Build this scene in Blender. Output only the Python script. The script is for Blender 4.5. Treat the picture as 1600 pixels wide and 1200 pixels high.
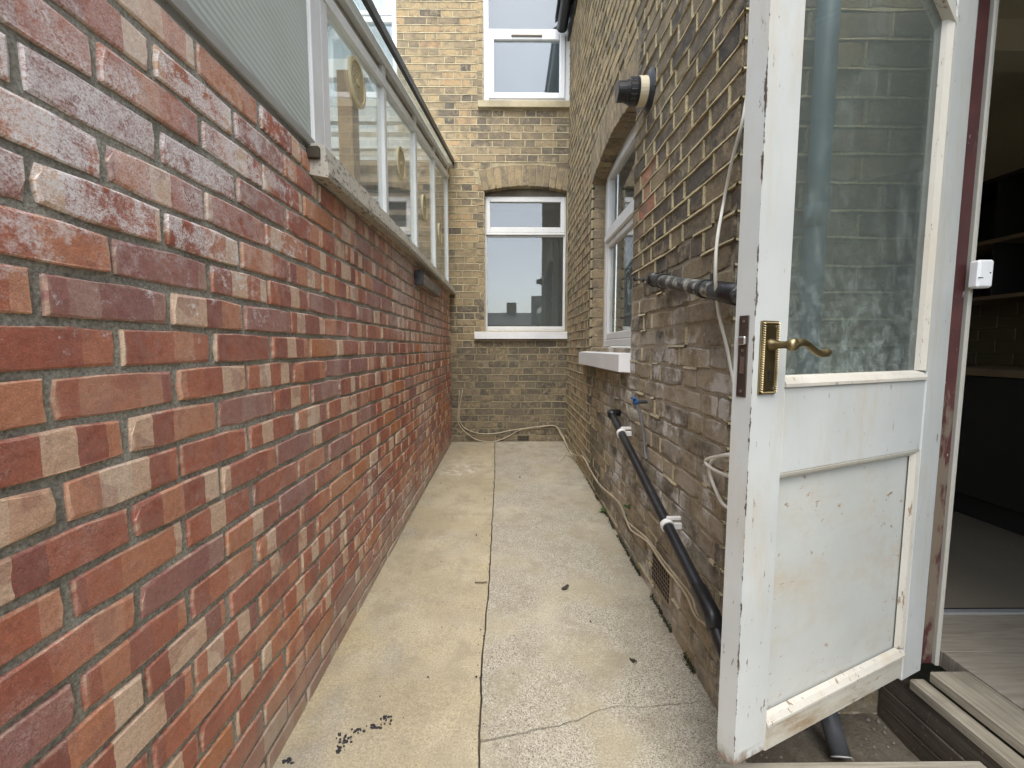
import bpy, math, random
from mathutils import Vector, Matrix, noise as mnoise
R = math.radians
scene = bpy.context.scene
for o in list(bpy.data.objects): bpy.data.objects.remove(o)
LIFT = 1.165            # everything is built with the eye at z = 0; the whole place is lifted at the end

# ------------------------------------------------------------------ camera
FPX, YAW, PITCH = 662.0, 0.00816, -0.0850
cam_d = bpy.data.cameras.new('camera'); cam = bpy.data.objects.new('camera', cam_d)
scene.collection.objects.link(cam); scene.camera = cam
cam_d.sensor_width = 36; cam_d.lens = FPX / 1600 * 36; cam_d.clip_start = 0.02; cam_d.clip_end = 2000
cam.location = (0, 0, LIFT); cam.rotation_euler = (R(90) + PITCH, 0, -YAW)
scene.render.resolution_x = 1024; scene.render.resolution_y = 768

# ------------------------------------------------------------------ sky, sun, exposure
w = bpy.data.worlds.new('World'); scene.world = w; w.use_nodes = True
nt = w.node_tree; bg = nt.nodes['Background']
sky = nt.nodes.new('ShaderNodeTexSky'); sky.sky_type = 'NISHITA'; sky.sun_disc = False
SUN_EL, SUN_AZ = 60, 181
sky.sun_elevation = R(SUN_EL); sky.sun_rotation = R(SUN_AZ); sky.dust_density = 1.5; sky.air_density = 1.0; sky.altitude = 30
hs = nt.nodes.new('ShaderNodeHueSaturation'); hs.inputs['Saturation'].default_value = 0.42
nt.links.new(sky.outputs[0], hs.inputs['Color']); nt.links.new(hs.outputs[0], bg.inputs['Color'])
bg.inputs['Strength'].default_value = 0.15
sd = bpy.data.lights.new('sun', 'SUN'); sd.energy = 1.0; sd.angle = R(38); sd.color = (1, .96, .9)
sun = bpy.data.objects.new('sun', sd); scene.collection.objects.link(sun); sun.location = (0, -6, 12)
sdir = Vector((math.sin(R(SUN_AZ)) * math.cos(R(SUN_EL)), math.cos(R(SUN_AZ)) * math.cos(R(SUN_EL)), math.sin(R(SUN_EL))))
sun.rotation_euler = sdir.to_track_quat('Z', 'Y').to_euler()
vs = scene.view_settings; vs.view_transform = 'Standard'; vs.look = 'None'; vs.gamma = 1; vs.exposure = 1.75; vs.use_curve_mapping = False
scene.render.engine = 'CYCLES'; scene.cycles.max_bounces = 8; scene.cycles.transparent_max_bounces = 24

# ------------------------------------------------------------------ pixel helpers (eye at the origin)
fw = Vector((math.sin(YAW) * math.cos(PITCH), math.cos(YAW) * math.cos(PITCH), math.sin(PITCH)))
rt = Vector((math.cos(YAW), -math.sin(YAW), 0)); up = rt.cross(fw)
def ray(x, y): return fw + rt * ((x - 800) / FPX) - up * ((y - 600) / FPX)
def PX(x, y, X): v = ray(x, y); return v * (X / v.x)
def PY(x, y, Y): v = ray(x, y); return v * (Y / v.y)
def PZ(x, y, Z): v = ray(x, y); return v * (Z / v.z)
SL, F0 = 0.021, -1.165
def floor_z(Y): return F0 + SL * Y
def PF(x, y): v = ray(x, y); return v * (F0 / (v.z - SL * v.y))
def pix(P):
    k = P.dot(fw)
    if k < .05: return None
    return 800 + FPX * P.dot(rt) / k, 600 - FPX * P.dot(up) / k

# ------------------------------------------------------------------ mesh collector
class MB:
    def __init__(s): s.v = []; s.f = []; s.uv = []; s.seed = []
    def add(s, vs, fs, uvs=None, seed=None):
        b = len(s.v); s.v += [tuple(p) for p in vs]; s.f += [tuple(i + b for i in f) for f in fs]
        if uvs is not None: s.uv += uvs
        if seed is not None: s.seed += [seed] * len(vs)
        return s
    def box(s, x0, x1, y0, y1, z0, z1, c=0.0):
        if c <= 0:
            vs = [(x, y, z) for z in (z0, z1) for y in (y0, y1) for x in (x0, x1)]
            return s.add(vs, [(0, 2, 3, 1), (4, 5, 7, 6), (0, 1, 5, 4), (2, 6, 7, 3), (0, 4, 6, 2), (1, 3, 7, 5)])
        # chamfered box
        P = {}; vs = []
        X = (x0, x1); Y = (y0, y1); Z = (z0, z1)
        for i in (0, 1):
            for j in (0, 1):
                for k in (0, 1):
                    sx, sy, sz = (1 - 2 * i), (1 - 2 * j), (1 - 2 * k)
                    for a in range(3):
                        d = [sx * c, sy * c, sz * c]; d[a] = 0
                        P[i, j, k, a] = len(vs); vs.append((X[i] + d[0], Y[j] + d[1], Z[k] + d[2]))
        fs = []
        for a in range(3):
            b, c2 = (a + 1) % 3, (a + 2) % 3
            for e in (0, 1):
                q = []
                for (m, n_) in ((0, 0), (1, 0), (1, 1), (0, 1)):
                    idx = [0, 0, 0]; idx[a] = e; idx[b] = m; idx[c2] = n_; q.append(P[idx[0], idx[1], idx[2], a])
                fs.append(tuple(q if e else q[::-1]))
        for a in range(3):           # edges parallel to axis a
            b, c2 = (a + 1) % 3, (a + 2) % 3
            for m in (0, 1):
                for n_ in (0, 1):
                    i0 = [0, 0, 0]; i0[b] = m; i0[c2] = n_; i1 = list(i0); i1[a] = 1
                    q = [P[(*i0, b)], P[(*i1, b)], P[(*i1, c2)], P[(*i0, c2)]]
                    fs.append(tuple(q if (m == n_) else q[::-1]))
        for i in (0, 1):
            for j in (0, 1):
                for k in (0, 1):
                    q = (P[i, j, k, 0], P[i, j, k, 1], P[i, j, k, 2]); fs.append(q if (i + j + k) % 2 else q[::-1])
        return s.add(vs, fs)
    def prism(s, poly, axis, a0, a1):      # polygon (list of 2-tuples) extruded along axis 0/1/2
        n = len(poly); vs = []
        for a in (a0, a1):
            for p in poly:
                q = list(p); q.insert(axis, a); vs.append(tuple(q))
        fs = [tuple(range(n))[::-1], tuple(range(n, 2 * n))] + [(i, (i + 1) % n, n + (i + 1) % n, n + i) for i in range(n)]
        return s.add(vs, fs)
    def tube(s, pts, r, seg=10, caps=True):
        pts = [Vector(p) for p in pts]; n = len(pts); rs = r if isinstance(r, (list, tuple)) else [r] * n
        t0 = (pts[1] - pts[0]).normalized(); a = Vector((0, 0, 1)) if abs(t0.z) < .9 else Vector((1, 0, 0))
        nrm = t0.cross(a).normalized(); vs = []; fs = []
        for i in range(n):
            t = (pts[min(i + 1, n - 1)] - pts[max(i - 1, 0)]).normalized()
            nrm = (nrm - t * nrm.dot(t)).normalized(); bn = t.cross(nrm)
            for k in range(seg):
                q = 2 * math.pi * k / seg; vs.append(pts[i] + (nrm * math.cos(q) + bn * math.sin(q)) * rs[i])
        for i in range(n - 1):
            for k in range(seg):
                k2 = (k + 1) % seg; fs.append((i * seg + k, i * seg + k2, (i + 1) * seg + k2, (i + 1) * seg + k))
        if caps: fs += [tuple(range(seg))[::-1], tuple(range((n - 1) * seg, n * seg))]
        return s.add(vs, fs)
    def ring(s, center, axis, r0, r1, t, seg=24):     # flat annulus with thickness t along axis
        c = Vector(center); ax = Vector(axis).normalized(); a = Vector((0, 0, 1)) if abs(ax.z) < .9 else Vector((1, 0, 0))
        e1 = ax.cross(a).normalized(); e2 = ax.cross(e1); vs = []; fs = []
        for k in range(seg):
            q = 2 * math.pi * k / seg; d = e1 * math.cos(q) + e2 * math.sin(q)
            vs += [c + d * r0, c + d * r1, c + d * r1 + ax * t, c + d * r0 + ax * t]
        for k in range(seg):
            a_, b_ = k * 4, ((k + 1) % seg) * 4
            for i in range(4): j = (i + 1) % 4; fs.append((a_ + i, a_ + j, b_ + j, b_ + i))
        return s.add(vs, fs)
    def build(s, name, mat, parent=None, loc=(0, 0, 0), rz=0, smooth=False):
        me = bpy.data.meshes.new(name); me.from_pydata([tuple(p) for p in s.v], [], s.f)
        if s.uv:
            ul = me.uv_layers.new(name='UVMap')
            ul.data.foreach_set('uv', [c for p in s.uv for c in p])
        if s.seed:
            at = me.color_attributes.new('seed', 'FLOAT_COLOR', 'POINT')
            at.data.foreach_set('color', [c for q in s.seed for c in (*q, 1.0)])
        if smooth: me.polygons.foreach_set('use_smooth', [True] * len(me.polygons))
        me.update(); me.materials.append(mat)
        return link(name, me, parent, loc, rz)
def link(name, me, parent=None, loc=(0, 0, 0), rz=0):
    o = bpy.data.objects.new(name, me); scene.collection.objects.link(o); o.location = loc; o.rotation_euler = (0, 0, rz)
    if parent is not None: o.parent = parent
    return o
def thing(name, label, cat, loc=(0, 0, 0), rz=0, group=None):
    return tag(link(name, None, None, loc, rz), label, cat, group)
def tag(o, label, cat, group=None):
    o['label'] = label; o['category'] = cat
    if group: o['group'] = group
    return o
def struct(o): o['kind'] = 'structure'; return o
def stuff(o): o['kind'] = 'stuff'; return o
def smooth_path(pts, n=6):
    pts = [Vector(p) for p in pts]; out = []
    for i in range(len(pts) - 1):
        p0, p1, p2, p3 = pts[max(i - 1, 0)], pts[i], pts[i + 1], pts[min(i + 2, len(pts) - 1)]
        for k in range(n):
            t = k / n
            out.append(.5 * ((2 * p1) + (p2 - p0) * t + (2 * p0 - 5 * p1 + 4 * p2 - p3) * t * t + (3 * p1 - p0 - 3 * p2 + p3) * t ** 3))
    return out + [pts[-1]]
def lathe(prof, axis, origin, seg=20):          # prof: (distance along axis, radius)
    mb = MB(); ax = Vector(axis).normalized(); o = Vector(origin)
    mb.tube([o + ax * d for d, r in prof], [r for d, r in prof], seg); return mb

# ------------------------------------------------------------------ material helpers
class M:
    def __init__(s, name):
        s.m = bpy.data.materials.new(name); s.m.use_nodes = True; s.nt = s.m.node_tree; s.b = s.nt.nodes['Principled BSDF']
        s.out = s.nt.nodes['Material Output']
    def n(s, typ, ins=None, **at):
        nd = s.nt.nodes.new('ShaderNode' + typ)
        for k, v in at.items(): setattr(nd, k, v)
        for k, v in (ins or {}).items(): s.set(nd.inputs[k], v)
        return nd
    def set(s, sock, v):
        if isinstance(v, bpy.types.NodeSocket): s.nt.links.new(v, sock)
        else:
            if isinstance(v, (tuple, list)) and len(v) == 3 and sock.type == 'RGBA': v = (*v, 1)
            sock.default_value = v
    def math(s, op, a, b=0.0, c=None, clamp=False):
        nd = s.n('Math', {0: a, 1: b}, operation=op, use_clamp=clamp)
        if c is not None: s.set(nd.inputs[2], c)
        return nd.outputs[0]
    def vmath(s, op, a, b=(0, 0, 0), scale=None):
        nd = s.n('VectorMath', {0: a, 1: b}, operation=op)
        if scale is not None: s.set(nd.inputs['Scale'], scale)
        return nd.outputs[0]
    def noise(s, vec, scale, detail=4, rough=.55, dist=0.0):
        return s.n('TexNoise', {'Vector': vec, 'Scale': scale, 'Detail': detail, 'Roughness': rough, 'Distortion': dist}).outputs['Fac']
    def ramp(s, fac, stops, interp='LINEAR'):
        nd = s.n('ValToRGB', {0: fac}); cr = nd.color_ramp; cr.interpolation = interp
        while len(cr.elements) < len(stops): cr.elements.new(.5)
        for e, (p, c) in zip(cr.elements, stops): e.position = p; e.color = (*c, 1) if isinstance(c, tuple) else (c, c, c, 1)
        return nd.outputs[0]
    def step(s, x, a, b): return s.n('MapRange', {0: x, 1: a, 2: b, 3: 0.0, 4: 1.0}, interpolation_type='SMOOTHSTEP').outputs[0]
    def mix(s, fac, a, b, blend='MIX'):
        nd = s.nt.nodes.new('ShaderNodeMix'); nd.data_type = 'RGBA'; nd.blend_type = blend
        s.set(nd.inputs[0], fac); s.set(nd.inputs[6], a); s.set(nd.inputs[7], b); return nd.outputs[2]
    def sep(s, v): nd = s.n('SeparateXYZ', {0: v}); return nd.outputs
    def pos(s): return s.n('NewGeometry').outputs['Position']
    def obj(s): return s.n('TexCoord').outputs['Object']
    def bump(s, h, strength=.5, dist=.002):
        nd = s.n('Bump', {'Height': h, 'Strength': strength, 'Distance': dist}); s.nt.links.new(nd.outputs[0], s.b.inputs['Normal']); return nd
    def col(s, c): s.set(s.b.inputs['Base Color'], c); return s
    def rough(s, r): s.set(s.b.inputs['Roughness'], r); return s
    def metal(s, v): s.set(s.b.inputs['Metallic'], v); return s

def plain(name, c, rough=.6, var=.25, scale=30, metal=0, bump=.2, coords='obj', spec=.5):
    g = M(name); v = g.obj() if coords == 'obj' else g.pos()
    f = g.noise(v, scale, 5); f2 = g.noise(v, scale * .13, 3)
    cc = g.mix(g.step(f2, .3, .7), tuple(x * (1 - var) for x in c), tuple(min(1, x * (1 + var)) for x in c))
    cc = g.mix(g.math('MULTIPLY', f, .5), cc, tuple(x * (1 - var) for x in c))
    g.col(cc).rough(g.math('ADD', g.math('MULTIPLY', f, .2), rough - .1)).metal(metal); g.set(g.b.inputs['Specular IOR Level'], spec)
    if bump: g.bump(f, bump, .001)
    return g.m

def seeds(g, source):
    if source == 'object': c = g.n('ObjectInfo').outputs['Color']
    else: c = g.n('Attribute', attribute_name='seed').outputs['Color']
    return c

def red_brick(name, source):
    g = M(name); uv = g.n('UVMap', uv_map='UVMap').outputs[0]; sc = seeds(g, source); s1, s2, s3 = g.sep(sc)[0:3]
    P = g.vmath('ADD', uv, g.vmath('SCALE', sc, scale=53.0)); u, v, _ = g.sep(uv)[0:3]; W = g.pos(); wx, wy, wz = g.sep(W)[0:3]
    wob = g.noise(P, 28, 3)
    ww = g.math('ADD', g.math('MULTIPLY', g.math('ADD', u, g.math('MULTIPLY', wob, .010)), 19.0), g.math('MULTIPLY', s1, 91.0))
    vor = g.nt.nodes.new('ShaderNodeTexVoronoi'); vor.voronoi_dimensions = '1D'; g.set(vor.inputs['W'], ww); vor.inputs['Scale'].default_value = 1; vor.inputs['Randomness'].default_value = .75
    band = g.sep(vor.outputs['Color'])[0]
    edge = g.math('ABSOLUTE', g.math('SUBTRACT', g.math('FRACT', ww), .5))
    c = g.ramp(band, [(0, (.265, .090, .070)), (.20, (.350, .108, .068)), (.46, (.430, .140, .078)), (.50, (.48, .185, .098)), (.66, (.52, .245, .145)), (.72, (.60, .385, .255)), (1, (.66, .50, .37))])
    # kiss marks: rounded dark patches inside some bands
    m2 = g.noise(P, 17, 2, .4)
    c = g.mix(g.math('MULTIPLY', g.step(m2, .57, .62), .4), c, (.30, .105, .078))
    # whole bricks that differ
    c = g.mix(g.math('MULTIPLY', g.step(s2, .90, .91), .8), c, (.48, .185, .075))
    c = g.mix(g.math('MULTIPLY', g.step(s2, .20, .19), .75), c, (.29, .135, .125))
    # pale arris round each face
    au = g.step(g.math('ABSOLUTE', u), .0955, .1065); av = g.step(g.math('ABSOLUTE', v), .025, .0325)
    rim = g.math('MULTIPLY', g.math('MAXIMUM', au, av), g.step(g.noise(P, 60, 3), .35, .7))
    c = g.mix(g.math('MULTIPLY', rim, .7), c, (.58, .44, .30))
    fine = g.noise(P, 420, 4, .7)
    c = g.mix(.55, c, g.ramp(g.math('ADD', g.math('MULTIPLY', fine, .6), g.math('MULTIPLY', g.noise(P, 95, 5, .7), .4)), [(.38, .42), (.5, .95), (.62, 1.5)]), 'MULTIPLY')
    c = g.mix(g.math('MULTIPLY', g.step(g.noise(P, 520, 2), .66, .72), .6), c, (.6, .5, .42))
    # white salts: patchy, heavy on the high courses near the lean-to end
    zone = g.math('MULTIPLY', g.step(wz, 1.02, 1.5), g.step(wy, 1.9, .9))
    mid = g.math('MULTIPLY', g.step(g.noise(W, 1.3, 3), .5, .68), .55)
    zn = g.math('MAXIMUM', zone, mid)
    sal = g.noise(P, 24, 8, .80, .1)
    th = g.math('SUBTRACT', .665, g.math('MULTIPLY', zn, .245))
    salt = g.step(g.math('SUBTRACT', sal, th), -.015, .09)
    salt = g.math('MULTIPLY', salt, g.math('ADD', .35, g.math('MULTIPLY', g.step(s3, .3, .75), .65)))
    salt = g.math('MULTIPLY', salt, g.step(g.noise(P, 330, 4, .8), .34, .60))
    c = g.mix(g.math('MULTIPLY', salt, .95), c, (.86, .84, .83))
    wash_ = g.math('MULTIPLY', g.step(g.noise(g.vmath('ADD', W, (2, 3, 8)), 3.2, 7, .72), .50, .64), g.math('ADD', .22, g.math('MULTIPLY', zone, .6)))
    wash_ = g.math('MULTIPLY', wash_, g.step(g.noise(P, 210, 4, .8), .40, .60)); c = g.mix(wash_, c, (.84, .81, .80))
    # mauve-grey haze of lime and splashed cement, in drifts
    dr = g.math('MULTIPLY', g.step(g.noise(g.vmath('ADD', W, (4, 7, 2)), 1.1, 4), .42, .66), g.step(g.noise(P, 45, 5), .25, .62))
    c = g.mix(g.math('MULTIPLY', dr, g.math('ADD', .16, g.math('MULTIPLY', g.step(wy, 1.2, 2.8), .58))), c, (.62, .52, .45))
    spl = g.math('MULTIPLY', g.step(g.math('ADD', wz, g.math('MULTIPLY', g.noise(W, 5, 4), .35)), .46, .22), .62)
    c = g.mix(spl, c, (.40, .35, .295))
    g.col(c); g.rough(g.math('ADD', .52, g.math('MULTIPLY', g.math('ADD', band, salt), .25)))
    h = g.math('ADD', g.math('MULTIPLY', fine, .35), g.math('MULTIPLY', g.noise(P, 70, 6), 1.0))
    g.bump(h, .55, .0022)
    return g.m

def stock_brick(name, source, wash=0.0):
    g = M(name); uv = g.n('UVMap', uv_map='UVMap').outputs[0]; sc = seeds(g, source); s1, s2, s3 = g.sep(sc)[0:3]
    P = g.vmath('ADD', uv, g.vmath('SCALE', sc, scale=53.0)); W = g.pos(); wx, wy, wz = g.sep(W)[0:3]
    c = g.ramp(s1, [(0, (.058, .052, .044)), (.2, (.115, .098, .073)), (.42, (.20, .158, .100)), (.62, (.325, .248, .140)), (.82, (.415, .305, .160)), (.93, (.40, .245, .125)), (1, (.42, .15, .10))])
    mot = g.noise(P, 24, 6, .65)
    c = g.mix(g.math('MULTIPLY', g.step(mot, .44, .62), .7), c, g.ramp(s2, [(0, (.16, .135, .10)), (.5, (.40, .315, .19)), (1, (.22, .16, .10))]))
    blot = g.noise(P, 11, 3, .5)
    c = g.mix(g.math('MULTIPLY', g.step(blot, .50, .62), .5), c, (.125, .108, .082))
    fine = g.noise(P, 300, 5, .75)
    c = g.mix(.7, c, g.ramp(g.math('ADD', g.math('MULTIPLY', fine, .6), g.math('MULTIPLY', g.noise(P, 75, 5, .7), .4)), [(.38, .36), (.5, .95), (.62, 1.55)]), 'MULTIPLY')
    c = g.mix(g.math('MULTIPLY', g.step(g.noise(P, 130, 2), .68, .76), .6), c, (.035, .03, .025))
    if wash:
        zone = g.math('MULTIPLY', g.step(g.math('ADD', wz, g.math('MULTIPLY', g.noise(W, 3, 4), .5)), 1.72, 1.42), g.step(wy, 3.1, 2.5))
        ws = g.math('MULTIPLY', zone, g.step(g.noise(g.vmath('MULTIPLY', W, (1, 1, 1.6)), 6, 8, .68), .36, .62))
        c = g.mix(g.math('MULTIPLY', ws, wash), c, (.47, .425, .35))
        wh = g.math('MULTIPLY', zone, g.step(g.noise(g.vmath('ADD', W, (3, 1, 9)), 5, 9, .7), .52, .62))
        c = g.mix(g.math('MULTIPLY', wh, .8), c, (.62, .60, .57))
        gr = g.math('MULTIPLY', g.step(wz, .5, .2), g.step(g.noise(W, 7, 5), .56, .66))
        c = g.mix(g.math('MULTIPLY', gr, .5), c, (.10, .10, .045))
    g.col(c).rough(.88)
    h = g.math('ADD', g.math('MULTIPLY', fine, .8), g.math('MULTIPLY', mot, .8)); g.bump(h, .9, .005)
    return g.m

def mortar_mat(name, c1, c2, bump=.8, wash=0.0, old=0.0, low=0.0):
    g = M(name); W = g.pos(); wx, wy, wz = g.sep(W)[0:3]
    n1 = g.noise(W, 9, 5, .6); n2 = g.noise(W, 160, 6, .75)
    c = g.mix(g.step(n1, .32, .68), c1, c2)
    c = g.mix(.75, c, g.ramp(n2, [(.36, .40), (.5, .95), (.64, 1.5)]), 'MULTIPLY')
    if low: c = g.mix(g.math('MULTIPLY', g.step(g.math('ADD', wz, g.math('MULTIPLY', n1, .5)), 1.55, 1.25), low), c, (.185, .165, .095))
    if old: c = g.mix(g.math('MULTIPLY', g.step(g.math('ADD', wy, g.math('MULTIPLY', n1, 1.2)), 2.2, 3.2), old), c, (.29, .24, .15))
    if wash:
        zone = g.math('MULTIPLY', g.step(wz, 1.7, 1.35), g.step(wy, 3.1, 2.5))
        c = g.mix(g.math('MULTIPLY', zone, g.math('MULTIPLY', g.step(g.noise(W, 4, 6), .35, .6), wash)), c, (.46, .41, .33))
    g.col(c).rough(.95); g.bump(n2, bump, .006); return g.m

def glass_mat(name, f0=.05, tint=(.95, .97, .96), haze=.03, smear_amt=.05, scale=5, smear=(.62, .66, .64), foot=None):
    g = M(name); nt = g.nt; nt.nodes.remove(g.b)
    tr = g.n('BsdfTransparent', {'Color': tint}); gl = g.n('BsdfGlossy', {'Color': (1, 1, 1), 'Roughness': .012})
    W = g.pos(); wob = g.noise(W, 1.6, 1)
    bp = g.n('Bump', {'Height': wob, 'Strength': .02, 'Distance': .01}); nt.links.new(bp.outputs[0], gl.inputs['Normal'])
    fc = g.n('LayerWeight', {'Blend': .5}).outputs['Facing']
    fr = g.math('ADD', f0, g.math('MULTIPLY', g.math('POWER', fc, 5.0), 1 - f0))
    m1 = g.n('MixShader', {0: fr, 1: tr.outputs[0], 2: gl.outputs[0]})
    df = g.n('BsdfDiffuse', {'Color': smear})
    nz = g.noise(g.vmath('MULTIPLY', W, (1, 1, .55)), scale, 7, .72, .35); nz2 = g.noise(W, scale * 22, 3, .7)
    d = g.math('ADD', haze, g.math('MULTIPLY', g.math('ADD', g.step(nz, .48, .85), g.math('MULTIPLY', g.step(nz2, .66, .74), .8)), smear_amt))
    if foot is not None:
        fz = g.math('ADD', g.sep(W)[2], g.math('MULTIPLY', nz, -.45)); fm = g.math('MULTIPLY', g.step(fz, foot + .16, foot - .18), g.step(g.noise(W, 30, 7, .75, .4), .42, .68))
        d = g.math('ADD', d, g.math('MULTIPLY', fm, .38))
    m2 = g.n('MixShader', {0: d, 1: m1.outputs[0], 2: df.outputs[0]})
    nt.links.new(m2.outputs[0], g.out.inputs['Surface']); return g.m

def old_paint(name, base=(.74, .74, .72), chips=.5, under=(.20, .12, .08), grime=.35, stretch=(1, 1, .25), streak=1.0):
    g = M(name); V = g.obj(); W = g.vmath('MULTIPLY', V, stretch)
    c = g.mix(g.step(g.noise(V, 4, 4), .35, .7), tuple(x * .90 for x in base), base)
    dirt = g.math('MULTIPLY', g.step(g.noise(W, 9, 7, .7), .45, .78), grime)
    c = g.mix(dirt, c, (.44, .36, .25))
    br = g.noise(g.vmath('MULTIPLY', V, (1, 1, 9)), 40, 4, .6)
    c = g.mix(g.math('MULTIPLY', g.step(br, .5, .75), .18 * streak), c, (.50, .47, .41))
    n = g.noise(W, 75, 7, .72); region = g.noise(V, 5, 3)
    ch = g.step(g.math('ADD', n, g.math('MULTIPLY', region, .22)), .800 - chips * .07, .815 - chips * .07)
    c = g.mix(g.math('MULTIPLY', ch, .9), c, under)
    g.col(c).rough(g.math('ADD', .42, g.math('MULTIPLY', dirt, .6)))
    g.bump(g.math('SUBTRACT', g.math('MULTIPLY', br, .35), ch), .45, .0012); return g.m

def wood_mat(name, c1, c2, scale=1.0, axis='y'):
    g = M(name); V = g.pos(); st = {'x': (2, 40, 40), 'y': (40, 2, 40), 'z': (40, 40, 2)}[axis]
    n = g.noise(g.vmath('MULTIPLY', V, st), scale * 2, 6, .65, .6); n2 = g.noise(V, 6, 5)
    c = g.mix(g.step(n, .3, .7), c1, c2); c = g.mix(g.math('MULTIPLY', g.step(n2, .45, .75), .55), c, tuple(x * .45 for x in c1))
    c = g.mix(g.math('MULTIPLY', g.step(g.noise(V, 90, 3), .62, .72), .4), c, (.34, .32, .28))
    g.col(c).rough(.85); g.bump(n, .6, .002); return g.m

RED_O, RED_S = red_brick('red_brick', 'object'), red_brick('red_brick_rest', 'attr')
STK_O, STK_S = stock_brick('stock_brick', 'object'), stock_brick('stock_brick_rest', 'attr')
FLK_O, FLK_S = stock_brick('flank_brick', 'object', .62), stock_brick('flank_brick_rest', 'attr', .62)
MORT_L = mortar_mat('grey_mortar', (.31, .30, .25), (.46, .44, .365), 1.0)
MORT_B = mortar_mat('buff_mortar', (.30, .25, .155), (.42, .35, .215), .8, 0, 0, .7)
MORT_F = mortar_mat('flank_mortar', (.22, .185, .125), (.33, .28, .19), .9, .55, .4)
POINT_B = mortar_mat('buff_pointing', (.43, .37, .235), (.55, .48, .325), .5, 0, 0, .6)
POINT_F = mortar_mat('flank_pointing', (.40, .335, .19), (.53, .455, .28), .6, .5, .8)
WHITE = old_paint('white_paint', (.76, .76, .74), .25, (.30, .25, .19), .22)
SILLW = old_paint('white_masonry_paint', (.80, .80, .80), 0, (.5, .46, .4), .08)
UPVC = plain('white_plastic_frame', (.80, .81, .82), .35, .03, 20, bump=0)
BUFF_STONE = plain('buff_stone', (.40, .34, .22), .85, .3, 25, bump=.6)
GLASS_OLD = glass_mat('window_glass', .085, (.90, .93, .92), .02, .03)
GLASS_UP = glass_mat('double_glazing', .10, (.85, .90, .92), .004, .006)
GLASS_LT = glass_mat('lean_to_glass', .05, (.95, .97, .96), .11, .08, 6, (.60, .63, .62))
GLASS_DOOR = glass_mat('door_glass', .04, (.70, .735, .71), .13, .40, 6, (.31, .36, .345), 1.10)
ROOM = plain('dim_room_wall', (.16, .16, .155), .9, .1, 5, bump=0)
BLACK_PL = plain('black_plastic', (.018, .018, .020), .38, .3, 60, bump=.1)
BLACK_OLD = plain('weathered_black_plastic', (.05, .05, .05), .6, .6, 90, bump=.2)
CREAM_PL = plain('cream_plastic', (.58, .50, .31), .5, .12, 40, bump=.1)
CABLE_W = plain('white_cable_sheath', (.66, .63, .56), .5, .12, 60, bump=0)
CABLE_C = plain('cream_cable_sheath', (.55, .47, .33), .55, .2, 40, bump=0)
CLIP_W = plain('white_clip_plastic', (.78, .77, .74), .45, .06, 40, bump=0)
STEEL = plain('worn_steel', (.42, .41, .39), .35, .2, 80, metal=1)
BRONZE = plain('tarnished_lock_metal', (.12, .095, .08), .45, .4, 90, metal=.7)
BRASS = plain('aged_brass', (.26, .21, .115), .42, .35, 60, metal=1)

# ------------------------------------------------------------------ bricks
def brick_geo(L, H, D, rng, irr, c):
    hx, hz = L / 2, H / 2
    o = [(-hx, -hz), (-hx * .33, -hz), (hx * .33, -hz), (hx, -hz), (hx, 0), (hx, hz), (hx * .33, hz), (-hx * .33, hz), (-hx, hz), (-hx, 0)]
    o = [(x + rng.uniform(-irr, irr), z + rng.uniform(-irr, irr)) for x, z in o]; n = len(o)
    corner = {0, 3, 5, 8}
    outer = []; inner = []
    for i, (x, z) in enumerate(o):
        k = rng.uniform(.3, 1.6) * c * (1.5 if i in corner else 1)
        sx = 0 if abs(abs(x) - hx) > .02 else math.copysign(k, x); sz = 0 if abs(z) < hz * .5 else math.copysign(k, z)
        q = .45 if i in corner else 0
        outer.append((x - (sx * q), c * .9, z - (sz * q))); inner.append((x - sx * (1 + q), rng.uniform(-.25, .25) * irr, z - sz * (1 + q)))
    back = [(x, D, z) for x, y, z in outer]
    vs = inner + outer + back
    fs = [tuple(range(n))]
    for i in range(n):
        j = (i + 1) % n; fs.append((i, n + i, n + j, j)); fs.append((n + i, 2 * n + i, 2 * n + j, n + j))
    uv = [(vs[i][0], vs[i][2] + vs[i][1] * .5) for f in fs for i in f]
    return vs, fs, uv

PROTO = {}
def proto_mesh(key, L, H, D, irr, c, mat, k):
    kk = (key, round(L, 3), k)
    if kk not in PROTO:
        vs, fs, uv = brick_geo(L, H, D, random.Random(hash((L, k)) & 0xffff if False else int(L * 1000) * 31 + k), irr, c)
        me = bpy.data.meshes.new('brick'); me.from_pydata(vs, [], fs); ul = me.uv_layers.new(name='UVMap')
        ul.data.foreach_set('uv', [q for p in uv for q in p]); me.materials.append(mat); me.update(); PROTO[kk] = me
    return PROTO[kk]

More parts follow.
